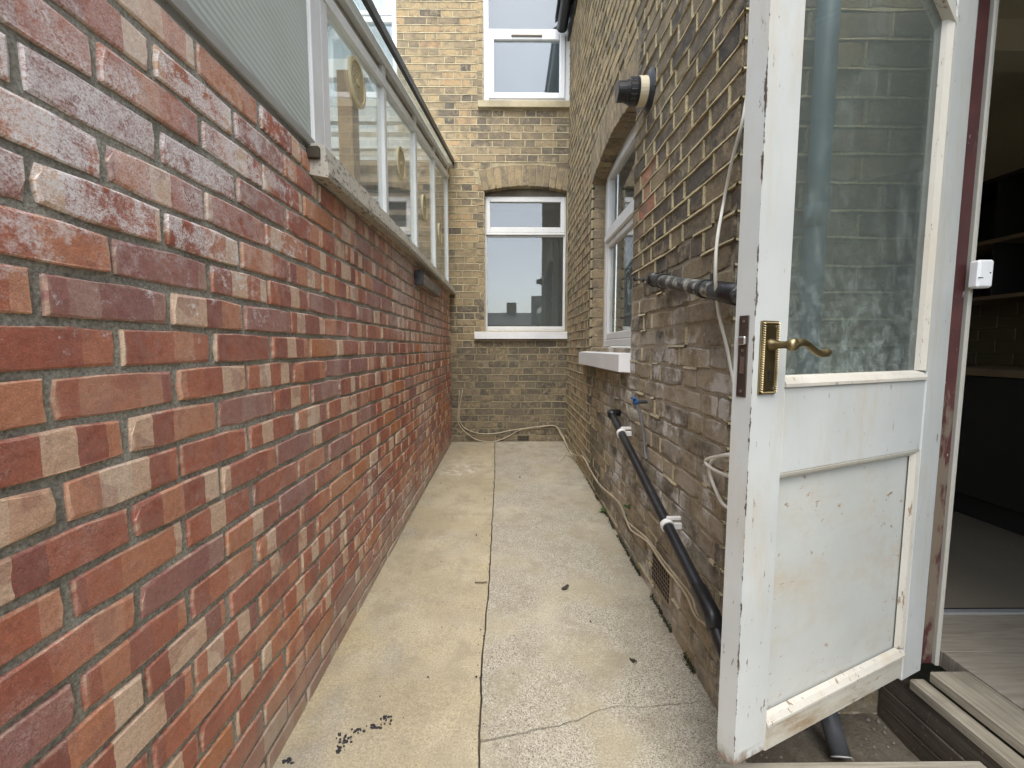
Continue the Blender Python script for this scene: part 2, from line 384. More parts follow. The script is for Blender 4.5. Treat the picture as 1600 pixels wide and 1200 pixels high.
def lay_bricks(root, bricks, key, irr, c, depth, mat_o, mat_s, vis, jig, n_parts=300, classes=(.215,), rng=random.Random(5)):
    """bricks: (s, z, L, H, seed, local_rz, n_offset).  The n_parts that show largest become parts, the rest one mesh."""
    mw = Matrix.Translation(root.location) @ Matrix.Rotation(root.rotation_euler.z, 4, 'Z')
    rank = []
    for i, b in enumerate(bricks):
        s, z, L, H, seed, lrz, noff = b
        ca, sa = math.cos(lrz), math.sin(lrz)
        ps = [pix(mw @ Vector((s + a * L / 2 * ca, noff + a * L / 2 * sa, z + e * H / 2))) for a, e in ((-1, -1), (1, -1), (1, 1), (-1, 1))]
        ar = 0
        if None not in ps:
            cx = sum(p[0] for p in ps) / 4; cy = sum(p[1] for p in ps) / 4
            cxc = min(max(cx, 0), 1600); cyc = min(max(cy, 0), 1200)
            if (abs(cx - cxc) < 60 and abs(cy - cyc) < 30) and vis(cxc, cyc):
                q = [(min(max(p[0], 0), 1600), min(max(p[1], 0), 1200)) for p in ps]
                ar = abs(sum(q[k][0] * q[(k + 1) % 4][1] - q[(k + 1) % 4][0] * q[k][1] for k in range(4))) / 2
        rank.append((ar, i))
    rank.sort(reverse=True); top = {i for a, i in rank[:n_parts] if a > 0}
    rest = MB()
    for i, (s, z, L, H, seed, lrz, noff) in enumerate(bricks):
        dn = noff + rng.uniform(-jig, jig)
        tilt = (rng.uniform(-.012, .012) * jig / .002, rng.uniform(-.006, .006), lrz + rng.uniform(-.012, .012) * jig / .002)
        if i in top:
            Lc = min(classes, key=lambda q: abs(q - L))
            me = proto_mesh(key, Lc, H, depth, irr, c, mat_o, rng.randrange(9))
            o = bpy.data.objects.new('brick', me); scene.collection.objects.link(o); o.parent = root
            o.location = (s, dn, z); o.rotation_euler = tilt; o.scale = (L / Lc, 1, H / H * rng.uniform(.97, 1.03)); o.color = (*seed, 1)
        else:
            vs, fs, uv = brick_geo(L, H, depth, rng, irr, c)
            ca, sa = math.cos(tilt[2]), math.sin(tilt[2])
            rest.add([(s + x * ca - y * sa, dn + x * sa + y * ca, z + zz + x * tilt[1]) for x, y, zz in vs], fs, uv, seed)
    if rest.v: stuff(rest.build('brick_field', mat_s, root))

def breaks(a, b, step, extra):
    e = sorted({a, b, *[x for x in extra if a < x < b]}); out = []
    for p, q in zip(e[:-1], e[1:]):
        n = max(1, round((q - p) / step)); out += [p + (q - p) * i / n for i in range(n)]
    return out + [b]
def inside(s, z, ops): return any(a < s < b and c < z < d for a, b, c, d in ops)
def mortar_sheet(root, s0, s1, z0, z1, ops, rec, amp, mat, step=.03, name='mortar'):
    S = breaks(s0, s1, step, [v for o in ops for v in o[:2]]); Z = breaks(z0, z1, step, [v for o in ops for v in o[2:]])
    mb = MB(); idx = {}
    def vid(i, j):
        if (i, j) not in idx:
            idx[i, j] = len(mb.v); mb.v.append((S[i], (rec(S[i], Z[j]) if callable(rec) else rec) + amp * mnoise.noise(Vector((S[i] * 30, Z[j] * 30, 3.1))), Z[j]))
        return idx[i, j]
    for i in range(len(S) - 1):
        for j in range(len(Z) - 1):
            if inside((S[i] + S[i + 1]) / 2, (Z[j] + Z[j + 1]) / 2, ops): continue
            mb.f.append((vid(i, j), vid(i + 1, j), vid(i + 1, j + 1), vid(i, j + 1)))
    return mb.build(name, mat, root, smooth=True)
def wall_core(root, s0, s1, z0, z1, ops, n0, n1, mat):
    S = sorted({s0, s1, *[v for o in ops for v in o[:2] if s0 < v < s1]}); Z = sorted({z0, z1, *[v for o in ops for v in o[2:] if z0 < v < z1]})
    mb = MB(); idx = {}
    ok = lambda i, j: 0 <= i < len(S) - 1 and 0 <= j < len(Z) - 1 and not inside((S[i] + S[i + 1]) / 2, (Z[j] + Z[j + 1]) / 2, ops)
    def vid(i, j, k):
        if (i, j, k) not in idx: idx[i, j, k] = len(mb.v); mb.v.append((S[i], (n0, n1)[k], Z[j]))
        return idx[i, j, k]
    for i in range(len(S) - 1):
        for j in range(len(Z) - 1):
            if not ok(i, j): continue
            mb.f.append((vid(i, j, 0), vid(i + 1, j, 0), vid(i + 1, j + 1, 0), vid(i, j + 1, 0)))
            mb.f.append((vid(i, j, 1), vid(i, j + 1, 1), vid(i + 1, j + 1, 1), vid(i + 1, j, 1)))
            for (di, dj, a, b) in ((-1, 0, (i, j), (i, j + 1)), (1, 0, (i + 1, j + 1), (i + 1, j)), (0, -1, (i + 1, j), (i, j)), (0, 1, (i, j + 1), (i + 1, j + 1))):
                if not ok(i + di, j + dj): mb.f.append((vid(*a, 0), vid(*b, 0), vid(*b, 1), vid(*a, 1)))
    return mb.build('wall_core', mat, root)
def flemish(s0, s1, row, rng, ST=.222, HD=.106, J=.010):
    """pieces (a, b) of one course of Flemish bond between s0 and s1"""
    out = []; p = s0 - (0 if row % 2 else .166) - .35; k = 0
    while p < s1:
        L = (ST if k % 2 == 0 else HD) + rng.uniform(-.006, .006)
        a, b = max(p, s0), min(p + L, s1)
        if b - a > .03: out.append((a, b))
        p += L + J; k += 1
    return out
def cut(pieces, z, ops, J=.004):
    for a0, b0, c0, d0 in ops:
        if not (c0 < z < d0): continue
        nx = []
        for a, b in pieces:
            if b <= a0 or a >= b0: nx.append((a, b)); continue
            if a < a0 - .03: nx.append((a, a0 - J))
            if b > b0 + .03: nx.append((b0 + J, b))
        pieces = nx
    return pieces
def pointing(root, beds, perps, s0, s1, ops, keep, proud, th, mat, name='pointing', step=.05):
    mb = MB()
    def strip(rows):
        n = len(rows); vs = [p for r in rows for p in r]
        mb.add(vs, [(i * 4 + k, i * 4 + k + 1, (i + 1) * 4 + k + 1, (i + 1) * 4 + k) for i in range(n - 1) for k in range(3)])
    for zb in beds:
        rows = []; n = int((s1 - s0) / step)
        for i in range(n + 1):
            s = s0 + (s1 - s0) * i / n
            if inside(s, zb, ops) or not keep(s, zb):
                if len(rows) > 1: strip(rows)
                rows = []; continue
            z = zb + .0035 * mnoise.noise(Vector((s * 5, zb * 40, 0))) + .0018 * mnoise.noise(Vector((s * 21, zb * 40, 7)))
            t = th * (.75 + .45 * mnoise.noise(Vector((s * 9, zb * 33, 5)))); p = proud * (.9 + 1.0 * mnoise.noise(Vector((s * 12, zb * 21, 9))))
            rows.append([(s, .012, z + t * .55), (s, -p * .35, z + t * .45), (s, -p, z - t * .3), (s, .012, z - t * .5)])
        if len(rows) > 1: strip(rows)
    for s, z, H in perps:
        if not keep(s, z): continue
        t = th * .5 * (.7 + .5 * mnoise.noise(Vector((s * 31, z * 31, 2)))); p = proud * .7
        strip([[(s + t, .01, z - H / 2), (s + t * .6, -p, z - H / 2), (s - t * .6, -p, z - H / 2), (s - t, .01, z - H / 2)],
               [(s + t, .01, z + H / 2), (s + t * .6, -p, z + H / 2), (s - t * .6, -p, z + H / 2), (s - t, .01, z + H / 2)]])
    if mb.v: return mb.build(name, mat, root, smooth=False)
def arch(root, sa, sb, zs, rise, h, n, depth, mat, rng, proud=.003, seedf=None):
    """segmental arch of brick voussoirs over sa..sb"""
    ch = sb - sa; Rr = ch * ch / 8 / rise + rise / 2; cz = zs + rise - Rr; cs = (sa + sb) / 2; A = math.asin(ch / 2 / Rr)
    for i in range(n):
        a0 = -A + 2 * A * i / n; a1 = -A + 2 * A * (i + 1) / n; g = .0035 / Rr
        mb = MB(); q = []
        for a, r in ((a0 + g, Rr), (a1 - g, Rr), (a1 - g, Rr + h), (a0 + g, Rr + h)):
            q.append((cs + r * math.sin(a) + rng.uniform(-.002, .002), cz + r * math.cos(a) + rng.uniform(-.003, .003)))
        c = .004; cx = sum(p[0] for p in q) / 4; cy = sum(p[1] for p in q) / 4
        inn = [(p[0] + math.copysign(c, cx - p[0]), p[1] + math.copysign(c, cy - p[1])) for p in q]
        pr = -proud + rng.uniform(-.002, .001)
        vs = [(x, pr, z) for x, z in inn] + [(x, pr + c, z) for x, z in q] + [(x, depth, z) for x, z in q]
        fs = [(0, 1, 2, 3)]
        for k in range(4): j = (k + 1) % 4; fs += [(k, 4 + k, 4 + j, j), (4 + k, 8 + k, 8 + j, 4 + j)]
        fs.append((11, 10, 9, 8))
        uv = [(vs[t][0] - cx, vs[t][2] - cy + vs[t][1] * .7) for f in fs for t in f]
        mb.add(vs, fs, uv); o = mb.build('arch_brick', mat, root); o.color = (*(seedf(i) if seedf else (rng.uniform(.35, .75), rng.random(), rng.random())), 1)
    return lambda s: cz + math.sqrt(max(0, (Rr + h) ** 2 - (s - cs) ** 2))

# ------------------------------------------------------------------ ground and path
g = M('rough_ground'); n = g.noise(g.pos(), 3, 6); g.col(g.ramp(n, [(.3, (.07, .075, .035)), (.6, (.12, .11, .06)), (.8, (.16, .13, .09))])).rough(.95); g.bump(n, .6, .03)
gm = MB(); gm.add([(-60, -90, -1.32), (60, -90, -1.32), (60, 60, -1.32), (-60, 60, -1.32)], [(0, 1, 2, 3)])
struct(gm.build('ground', g.m))

def concrete(name, agg):
    g = M(name); W = g.pos()
    big = g.noise(W, 1.7, 6, .6); mid = g.noise(W, 9, 7, .65); fine = g.noise(W, 170, 5, .7)
    if agg:
        c = g.mix(g.step(big, .35, .68), (.345, .305, .215), (.43, .39, .30))
        vo = g.n('TexVoronoi', {'Vector': W, 'Scale': 330.0, 'Randomness': 1.0}); vc = g.sep(vo.outputs['Color'])
        stone = g.ramp(vc[0], [(0, (.10, .085, .065)), (.14, (.22, .19, .14)), (.22, (.36, .325, .25)), (.6, (.42, .385, .305)), (.85, (.48, .45, .375)), (1, (.56, .53, .47))])
        patch = g.step(g.math('ADD', g.noise(W, 2.6, 5, .6), g.math('MULTIPLY', fine, .12)), .47, .60)
        c = g.mix(g.math('MULTIPLY', patch, .8), c, stone)
        sp = g.n('TexVoronoi', {'Vector': W, 'Scale': 130.0}); hit = g.math('MULTIPLY', g.step(sp.outputs['Distance'], .26, .18), g.step(g.sep(sp.outputs['Color'])[1], .60, .66))
        c = g.mix(g.math('MULTIPLY', hit, g.math('ADD', .25, g.math('MULTIPLY', patch, .6))), c, (.085, .07, .055))
        h = g.math('ADD', fine, g.math('MULTIPLY', g.math('SUBTRACT', 1.0, vo.outputs['Distance']), patch))
        g.bump(h, .7, .003)
    else:
        c = g.mix(g.step(big, .35, .68), (.36, .305, .20), (.46, .40, .28))
        bl = g.step(g.noise(g.vmath('ADD', W, (3, 5, 1)), 2.3, 6, .65), .54, .72)
        c = g.mix(g.math('MULTIPLY', bl, .6), c, (.32, .31, .275))
        ye = g.step(g.noise(g.vmath('ADD', W, (9, 2, 6)), 1.9, 5, .6), .54, .72)
        c = g.mix(g.math('MULTIPLY', ye, .55), c, (.42, .335, .18))
        sp = g.n('TexVoronoi', {'Vector': W, 'Scale': 60.0}); hit = g.math('MULTIPLY', g.step(sp.outputs['Distance'], .14, .08), g.step(g.sep(sp.outputs['Color'])[1], .75, .78))
        c = g.mix(g.math('MULTIPLY', hit, .6), c, (.12, .10, .07))
        dl = g.n('VectorMath', {0: W, 1: (-.44, 3.72, LIFT + floor_z(3.72))}, operation='DISTANCE').outputs['Value']
        lime = g.math('MULTIPLY', g.step(dl, .30, .05), g.step(g.noise(W, 16, 7, .75), .46, .60)); c = g.mix(g.math('MULTIPLY', lime, .75), c, (.68, .64, .57))
        g.bump(g.math('ADD', fine, g.math('MULTIPLY', mid, 1.5)), .45, .003)
    wx, wy, wz = g.sep(W)[0:3]
    # browner in patches towards the far end
    far = g.math('MULTIPLY', g.step(wy, 2.4, 4.6), g.step(mid, .25, .7)); c = g.mix(g.math('MULTIPLY', far, .4), c, (.29, .235, .155))
    c = g.mix(.6, c, g.ramp(fine, [(.36, .55), (.5, .98), (.64, 1.4)]), 'MULTIPLY')
    c = g.mix(g.math('MULTIPLY', g.step(mid, .46, .66), .42), c, (.25, .215, .15))
    g.col(c).rough(.92); return g.m
CONC_A, CONC_B = concrete('smooth_concrete', False), concrete('aggregate_concrete', True)

joint_pts = sorted((p.y, p.x) for p in (PF(x, y) for x, y in ((773, 690), (773, 740), (770, 800), (767, 850), (765, 900), (758, 980), (753, 1030), (751, 1080), (750, 1130), (748, 1200))))
joint_pts = [(-2.0, -.07)] + joint_pts + [(4.9, joint_pts[-1][1])]
def lerp_pts(pts, t):
    for (a, p), (b, q) in zip(pts[:-1], pts[1:]):
        if a <= t <= b: return p + (q - p) * (t - a) / max(1e-6, b - a)
    return pts[-1][1] if t > pts[-1][0] else pts[0][1]
def joint_x(Y): return lerp_pts(joint_pts, Y) + .005 * mnoise.noise(Vector((Y * 9, 0, 0))) + .003 * mnoise.noise(Vector((Y * 40, 1, 0)))
crack_pts = sorted((p.x, p.y) for p in (PF(x, y) for x, y in ((750, 1160), (790, 1153), (830, 1143), (870, 1136), (905, 1128), (930, 1115), (965, 1104), (1000, 1108), (1050, 1103), (1112, 1096))))
def crack_y(X): return lerp_pts(crack_pts, X) + .006 * mnoise.noise(Vector((X * 30, 4, 0))) + .003 * mnoise.noise(Vector((X * 90, 4, 0)))
def slab(root, fx, fy, nu, nv, mat, lift=0.0):
    mb = MB()
    for j in range(nv + 1):
        for i in range(nu + 1):
            u, v = i / nu, j / nv; Y = fy(u, v); X = fx(u, Y)
            e = min(u, 1 - u, 1) * nu; ed = -.0008 if (i in (0, nu) or j in (0, nv)) else 0
            mb.v.append((X, Y, floor_z(Y) + lift + ed + .0035 * mnoise.noise(Vector((X * 3, Y * 3, lift * 99))) + .0012 * mnoise.noise(Vector((X * 22, Y * 22, 1)))))
    for j in range(nv):
        for i in range(nu): a = j * (nu + 1) + i; mb.f.append((a, a + 1, a + nu + 2, a + nu + 1))
    per = [i for i in range(nu + 1)] + [j * (nu + 1) + nu for j in range(1, nv + 1)] + [nv * (nu + 1) + i for i in range(nu - 1, -1, -1)] + [j * (nu + 1) for j in range(nv - 1, 0, -1)]
    b = len(mb.v); mb.v += [(mb.v[i][0], mb.v[i][1], mb.v[i][2] - .09) for i in per]; n = len(per)
    for k in range(n): k2 = (k + 1) % n; mb.f.append((per[k2], per[k], b + k, b + k2))
    return mb.build('concrete_slab', mat, root, smooth=False)
path = struct(link('path', None, None, (0, 0, 0)))
slab(path, lambda u, Y: -.655 + (joint_x(Y) - .003 + .655) * u, lambda u, v: -1.8 + 6.54 * v, 20, 260, CONC_A, 0)
XR = .655
slab(path, lambda u, Y: joint_x(Y) + .004 + (XR - joint_x(Y) - .004) * u, lambda u, v: (crack_y(-.08 + .74 * u) + .0030 * (1.1 - u)) * (1 - v) + 4.74 * v, 60, 150, CONC_B, .006)
slab(path, lambda u, Y: joint_x(Y) + .004 + (XR - joint_x(Y) - .004) * u, lambda u, v: -1.8 * (1 - v) + (crack_y(-.08 + .74 * u) - .0030 * (1.1 - u)) * v, 60, 100, CONC_B, .004)
DIRT = plain('damp_soil', (.06, .048, .032), .95, .5, 45, bump=.9, coords='pos')
mb = MB().add([(-.66, -1.8, F0 - 1.8 * SL - .010), (.66, -1.8, F0 - 1.8 * SL - .010), (.66, 4.74, floor_z(4.74) - .010), (-.66, 4.74, floor_z(4.74) - .010)], [(0, 1, 2, 3)])
mb.build('bedding_soil', DIRT, path)

# ------------------------------------------------------------------ red brick boundary wall on the left
rng = random.Random(11)
LW = thing('garden_wall', 'long red brick boundary wall with white salt stains along the left of the passage', 'garden wall', (-.645, 0, -1.2), R(90))
br = []; Z0 = .039 + 1.2
for c in range(-17, 8):
    z = Z0 + (c + .5) * .075 - .001
    off = .711 + (.1125 if c % 2 == 0 else 0) - .225 * 8
    for m in range(0, 28):
        a = off + m * .225 + .0065 + rng.uniform(-.003, .003); b = off + (m + 1) * .225 - .0065 + rng.uniform(-.003, .003)
        a = max(a, -.7); b = min(b, 4.742)
        if b - a > .03: br.append(((a + b) / 2, z + rng.uniform(-.0015, .0015), b - a, .0622, (rng.random(), rng.random(), rng.random()), 0, 0))
lay_bricks(LW, br, 'red', .0021, .0030, .045, RED_O, RED_S, lambda x, y: x < 712, .0018, 300, (.214,), rng)
mortar_sheet(LW, -.7, 4.745, -.06, Z0 + 8 * .075, [], .0062, .0030, MORT_L, .016)
wall_core(LW, -.7, 4.745, -.06, Z0 + 8 * .075 - .002, [], .02, .11, MORT_L)
TIMB = wood_mat('weathered_grey_timber', (.17, .14, .11), (.30, .26, .21), 1, 'y')
tb = MB().box(2.98, 3.72, -.055, .0, .437 + 1.2, .52 + 1.2, .006); tb.build('timber_batten', TIMB, LW)
tb = MB().box(2.955, 2.985, -.06, .0, .43 + 1.2, .53 + 1.2, .004); tb.build('batten_end_cap', BLACK_OLD, LW)

# ------------------------------------------------------------------ back wall with two storeys of windows
rng = random.Random(23)
CP = .0765
BW = thing('terraced_house', 'yellow stock brick house whose wall and windows close the far end of the passage', 'house', (-3.0, 4.75, -1.2), 0)
op_low = (2.735, 3.64, .19 + 1.2, 1.745 + 1.2); op_up = (2.73, 3.665, 2.61 + 1.2, 4.75 + 1.2); op_nb = (.85, 1.825, 2.30 + 1.2, 4.75 + 1.2)
ops = [op_low, op_up, op_nb]
ext = arch(BW, 2.725, 3.648, 1.69 + 1.2, .055, .225, 13, .12, STK_O, rng, seedf=lambda i: (rng.uniform(.4, .72), rng.random(), rng.random()))
br = []; perps = []; zb0 = .006 + 1.2 - 16 * CP
rows = range(0, 78)
for c in rows:
    z = zb0 + (c + .5) * CP
    pcs = cut(flemish(0, 3.66, c, rng), z, ops)
    for a, b in pcs:
        if 2.69 < (a + b) / 2 < 3.66 and 1.66 + 1.2 < z < ext((a + b) / 2) + .01: continue
        zr = z - 1.2; t = rng.random(); zr += .25 * mnoise.noise(Vector((a * 2, z * 2, 0)))
        if zr < .1: s1 = .12 + .36 * t
        elif zr < .6 and (a + b) / 2 - 3 < -.27: s1 = rng.choice([.2, .35, .55, .65, .7]) + rng.uniform(-.05, .05)
        elif 1.95 < zr < 2.6 and (a + b) / 2 > 2.65: s1 = .22 + .42 * t
        elif zr > 1.2: s1 = .40 + .50 * t if rng.random() > .10 else .16
        else: s1 = .35 + .4 * t
        br.append(((a + b) / 2, z + rng.uniform(-.002, .002), b - a, .066, (s1, rng.random(), rng.random()), 0, 0))
        if b < 3.6: perps.append((b + .005, z, .06))
lay_bricks(BW, br, 'stock', .0028, .0036, .04, STK_O, STK_S, lambda x, y: 620 < x < 892 and not (x < 700 and y > 262 - (700 - x) * 1.7) and (x > 704 or y < 440), .002, 300, (.222, .106), rng)
mortar_sheet(BW, 0, 3.665, -.1, zb0 + 78 * CP, ops, .004, .002, MORT_B, .04)
wall_core(BW, -.01, 3.9, -.1, zb0 + 78 * CP, ops, .02, .24, MORT_B)
beds = [zb0 + c * CP for c in range(1, 78)]
arch_zone = [(2.70, 3.66, 1.69 + 1.2, 1.96 + 1.2)]
pointing(BW, beds, perps, .0, 3.655, ops + arch_zone, lambda s, z: z - 1.2 > -.35 or mnoise.noise(Vector((s * 3, z * 9, 1))) > -.15,   .0030, .0125, POINT_B, step=.07)

def sash_pane(win, s0, s1, z0, z1, n, mat, name='pane'):
    return MB().box(s0, s1, n, n + .004, z0, z1).build(name, mat, win)
def frame_box(mb, s0, s1, z0, z1, w, n0, n1, c=.003, bottom=None):
    b = bottom or w
    mb.box(s0, s0 + w, n0, n1, z0, z1, c).box(s1 - w, s1, n0, n1, z0, z1, c)
    mb.box(s0 + w + .0005, s1 - w - .0005, n0 + .001, n1 - .001, z0, z0 + b, c).box(s0 + w + .0005, s1 - w - .0005, n0 + .001, n1 - .001, z1 - w, z1, c); return mb
def dark_room(win, s0, s1, z0, z1, n0, d, mat=ROOM):
    mb = MB(); a, b = s0, s1
    vs = [(a, n0, z0), (b, n0, z0), (b, n0, z1), (a, n0, z1), (a, n0 + d, z0), (b, n0 + d, z0), (b, n0 + d, z1), (a, n0 + d, z1)]
    mb.add(vs, [(4, 5, 6, 7), (0, 1, 5, 4), (3, 7, 6, 2), (0, 4, 7, 3), (1, 2, 6, 5)]); return mb.build('room_behind', mat, win)
Zb = 1.2
# lower window: painted timber, fixed pane below a top light
wn = frame_box(MB(), 2.738, 3.637, .19 + Zb, 1.66 + Zb, .014, .075, .15).build('window', WHITE, BW)
MB().box(2.7525, 3.6225, .06, .14, 1.245 + Zb, 1.272 + Zb, .004).build('transom', WHITE, wn)
frame_box(MB(), 2.7525, 3.6225, 1.2735 + Zb, 1.645 + Zb, .045, .062, .11, .004, .055).build('top_sash', WHITE, wn)
frame_box(MB(), 2.7525, 3.6225, .206 + Zb, 1.242 + Zb, .010, .082, .12, .002, .036).build('lower_sash', WHITE, wn)
sash_pane(wn, 2.797, 3.578, 1.328 + Zb, 1.60 + Zb, .085, GLASS_OLD); sash_pane(wn, 2.7615, 3.6135, .241 + Zb, 1.233 + Zb, .10, GLASS_OLD)
MB().box(2.738, 3.637, .08, .15, 1.6605 + Zb, 1.80 + Zb).build('head_board', plain('sooty_timber', (.16, .14, .10), .8, .4), wn)
MB().prism([(-.055, .175 + Zb), (-.055, .10 + Zb), (.15, .10 + Zb), (.15, .192 + Zb)], 0, 2.625, 3.648).build('sill', SILLW, wn)
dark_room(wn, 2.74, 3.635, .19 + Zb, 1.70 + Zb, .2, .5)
# upper window: white plastic, fixed over a tilting sash
wn = frame_box(MB(), 2.733, 3.662, 2.612 + Zb, 4.74 + Zb, .055, .05, .12, .004).build('window', UPVC, BW)
wn['label'] = 'white plastic upper window over the stone sill'
MB().box(2.789, 3.606, .052, .118, 3.32 + Zb, 3.375 + Zb, .003).build('transom', UPVC, wn)
frame_box(MB(), 2.789, 3.606, 2.669 + Zb, 3.318 + Zb, .058, .034, .10, .005).build('opening_sash', UPVC, wn)
sash_pane(wn, 2.846, 3.549, 2.726 + Zb, 3.262 + Zb, .06, GLASS_UP); sash_pane(wn, 2.789, 3.606, 3.375 + Zb, 4.69 + Zb, .075, GLASS_UP)
MB().box(3.03, 3.36, .018, .034, 3.285 + Zb, 3.302 + Zb, .003).build('trickle_vent', plain('brown_grey_plastic', (.17, .14, .10), .5, .1), wn)
MB().prism([(-.05, 2.60 + Zb), (-.05, 2.535 + Zb), (.1, 2.535 + Zb), (.1, 2.611 + Zb)], 0, 2.68, 3.664).build('sill', BUFF_STONE, wn)
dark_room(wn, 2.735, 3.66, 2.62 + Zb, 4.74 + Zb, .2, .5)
# neighbour's upper window
wn = frame_box(MB(), .853, 1.822, 2.302 + Zb, 4.74 + Zb, .055, .05, .12, .004).build('window', UPVC, BW)
wn['label'] = 'white plastic window above the lean-to roof'
MB().box(.909, 1.766, .045, .118, 3.43 + Zb, 3.49 + Zb, .003).build('transom', UPVC, wn)
frame_box(MB(), .909, 1.766, 3.492 + Zb, 4.685 + Zb, .05, .035, .10, .004).build('opening_sash', UPVC, wn)
sash_pane(wn, .909, 1.766, 2.36 + Zb, 3.43 + Zb, .075, GLASS_UP); sash_pane(wn, .959, 1.716, 3.542 + Zb, 4.63 + Zb, .06, GLASS_UP)
CURT = plain('pale_net_curtain', (.66, .68, .70), .9, .05, 40, bump=0)
mb = MB(); k = 60
mb.add([(.87 + .93 * i / k, .19 + .012 * math.sin(i * 1.3), z) for i in range(k + 1) for z in (2.32 + Zb, 4.72 + Zb)], [(2 * i, 2 * i + 2, 2 * i + 3, 2 * i + 1) for i in range(k)]).build('net_curtain', CURT, wn)
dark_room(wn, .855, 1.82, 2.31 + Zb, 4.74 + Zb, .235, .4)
# air brick low down
ab = MB().box(3.10, 3.235, -.004, .03, .145, .212, .003).build('air_brick', plain('sooty_terracotta', (.10, .08, .055), .9, .3), BW)
hb = MB()
for i in range(7):
    for j in range(2): hb.box(3.112 + i * .0165, 3.122 + i * .0165, -.0055, -.003, .158 + j * .024, .172 + j * .024)
hb.build('air_hole', plain('void_black', (.008, .008, .008), .9, 0, bump=0), ab)

# ------------------------------------------------------------------ flank wall on the right: s = 4.75 - Y, n = X - .65
rng = random.Random(37)
FW = thing('house_wing', 'sooty two-storey brick house wing with a recessed side window along the right', 'house wing', (.65, 4.75, -1.2), R(-90))
S_END = 3.508; TOPZ = 3.42 + Zb
op_w = (1.35, 2.48, -.012 + Zb, 1.34 + Zb); ops = [op_w]
ext = arch(FW, 1.345, 2.485, 1.262 + Zb, .078, .225, 16, .13, FLK_O, rng, seedf=lambda i: (rng.uniform(.42, .68), rng.random(), rng.random()))
AIRB = (4.75 - 1.83, 4.75 - 1.60, -1.04 + Zb, -.895 + Zb)
zb0 = .006 + 1.2 - 17 * CP; br = []; perps = []
for c in range(0, 63):
    z = zb0 + (c + .5) * CP
    pcs = cut(cut(flemish(0.004, S_END, c + 1, rng), z, ops), z, [AIRB])
    for a, b in pcs:
        m = (a + b) / 2; zr = z - Zb; Y = 4.75 - m
        if 1.33 < m < 2.50 and 1.23 < zr and z < ext(m) + .01: continue
        t = rng.random()
        if Y > 3.55 and zr < 1.6: s1 = .5 + .42 * t
        elif Y < 2.25 and zr > .35: s1 = rng.choice([.02, .1, .2, .3, .4, .5]) + .06 * t
        elif zr < .35: s1 = rng.choice([.05, .2, .32, .42, .52, .6]) + .06 * t
        else: s1 = .44 + .40 * t
        if zr > .35 and Y > 2.25 and rng.random() < .18: s1 *= .5
        if 1.90 < Y < 2.18 and .60 < zr < .92 and rng.random() < .75: s1 = .985
        br.append((m, z + rng.uniform(-.0025, .0025), b - a, .066, (s1, rng.random(), rng.random()), 0, 0))
        if b < S_END - .06: perps.append((b + .005, z, .062))
# brick reveal of the far jamb, facing the camera
for c in range(16, 34):
    z = zb0 + (c + .5) * CP
    if -.012 < z - Zb < 1.26: br.append((1.353, z, .098 if c % 2 else .106, .066, (rng.uniform(.3, .7), rng.random(), rng.random()), R(90), .056))
lay_bricks(FW, br, 'flank', .0034, .0036, .045, FLK_O, FLK_S, lambda x, y: 884 < x < 1172, .0024, 300, (.222, .106), rng)
mortar_sheet(FW, 0, S_END - .004, -.1, TOPZ, ops, lambda s, z: .003 if (z - Zb > .42 or s < 1.4) else .0042, .0025, MORT_F, .03)
wall_core(FW, -.02, S_END - .012, -.1, TOPZ - .002, ops, .02, .115, MORT_F)
def keep_f(s, z):
    Y = 4.75 - s; zr = z - Zb
    if zr > .38 + .12 * mnoise.noise(Vector((s * 2, 0, 5))): return True
    if Y > 3.3: return True
    return mnoise.noise(Vector((s * 4.3, z * 11, 2))) > .22
zone = [(1.30, 2.53, 1.24 + Zb, 1.57 + Zb)]
pointing(FW, [zb0 + c * CP for c in range(1, 63)], perps, 0.004, S_END, ops + zone + [AIRB], keep_f, .0060, .0150, POINT_F, step=.035)
# window in the flank wall
nW = .105
wn = frame_box(MB(), 1.366, 2.478, .012 + Zb, 1.352 + Zb, .05, nW, nW + .075, .004).build('window', WHITE, FW)
MB().box(1.417, 2.427, nW - .018, nW + .06, .80 + Zb, .85 + Zb, .006).build('transom', WHITE, wn)
frame_box(MB(), 1.418, 2.426, .852 + Zb, 1.30 + Zb, .045, nW - .006, nW + .045, .004).build('top_sash', WHITE, wn)
frame_box(MB(), 1.418, 2.426, .064 + Zb, .798 + Zb, .04, nW + .004, nW + .045, .004, .05).build('lower_sash', WHITE, wn)
sash_pane(wn, 1.462, 2.382, .896 + Zb, 1.256 + Zb, nW + .02, GLASS_OLD); sash_pane(wn, 1.457, 2.387, .113 + Zb, .759 + Zb, nW + .024, GLASS_OLD)
MB().box(1.345, 1.366, nW - .004, nW + .06, .0 + Zb, 1.33 + Zb, .003).build('jamb_fillet', BUFF_STONE, wn)
MB().box(1.367, 2.478, nW + .001, nW + .07, 1.353 + Zb, 1.41 + Zb).build('head_board', bpy.data.materials['sooty_timber'], wn)
MB().prism([(-.062, -.035 + Zb), (-.062, -.128 + Zb), (.02, -.132 + Zb), (.19, -.13 + Zb), (.19, .008 + Zb), (.10, .008 + Zb), (.075, -.018 + Zb)], 0, 1.20, 2.49).build('sill', SILLW, wn)
dark_room(wn, 1.36, 2.475, .012 + Zb, 1.36 + Zb, .2, .35)
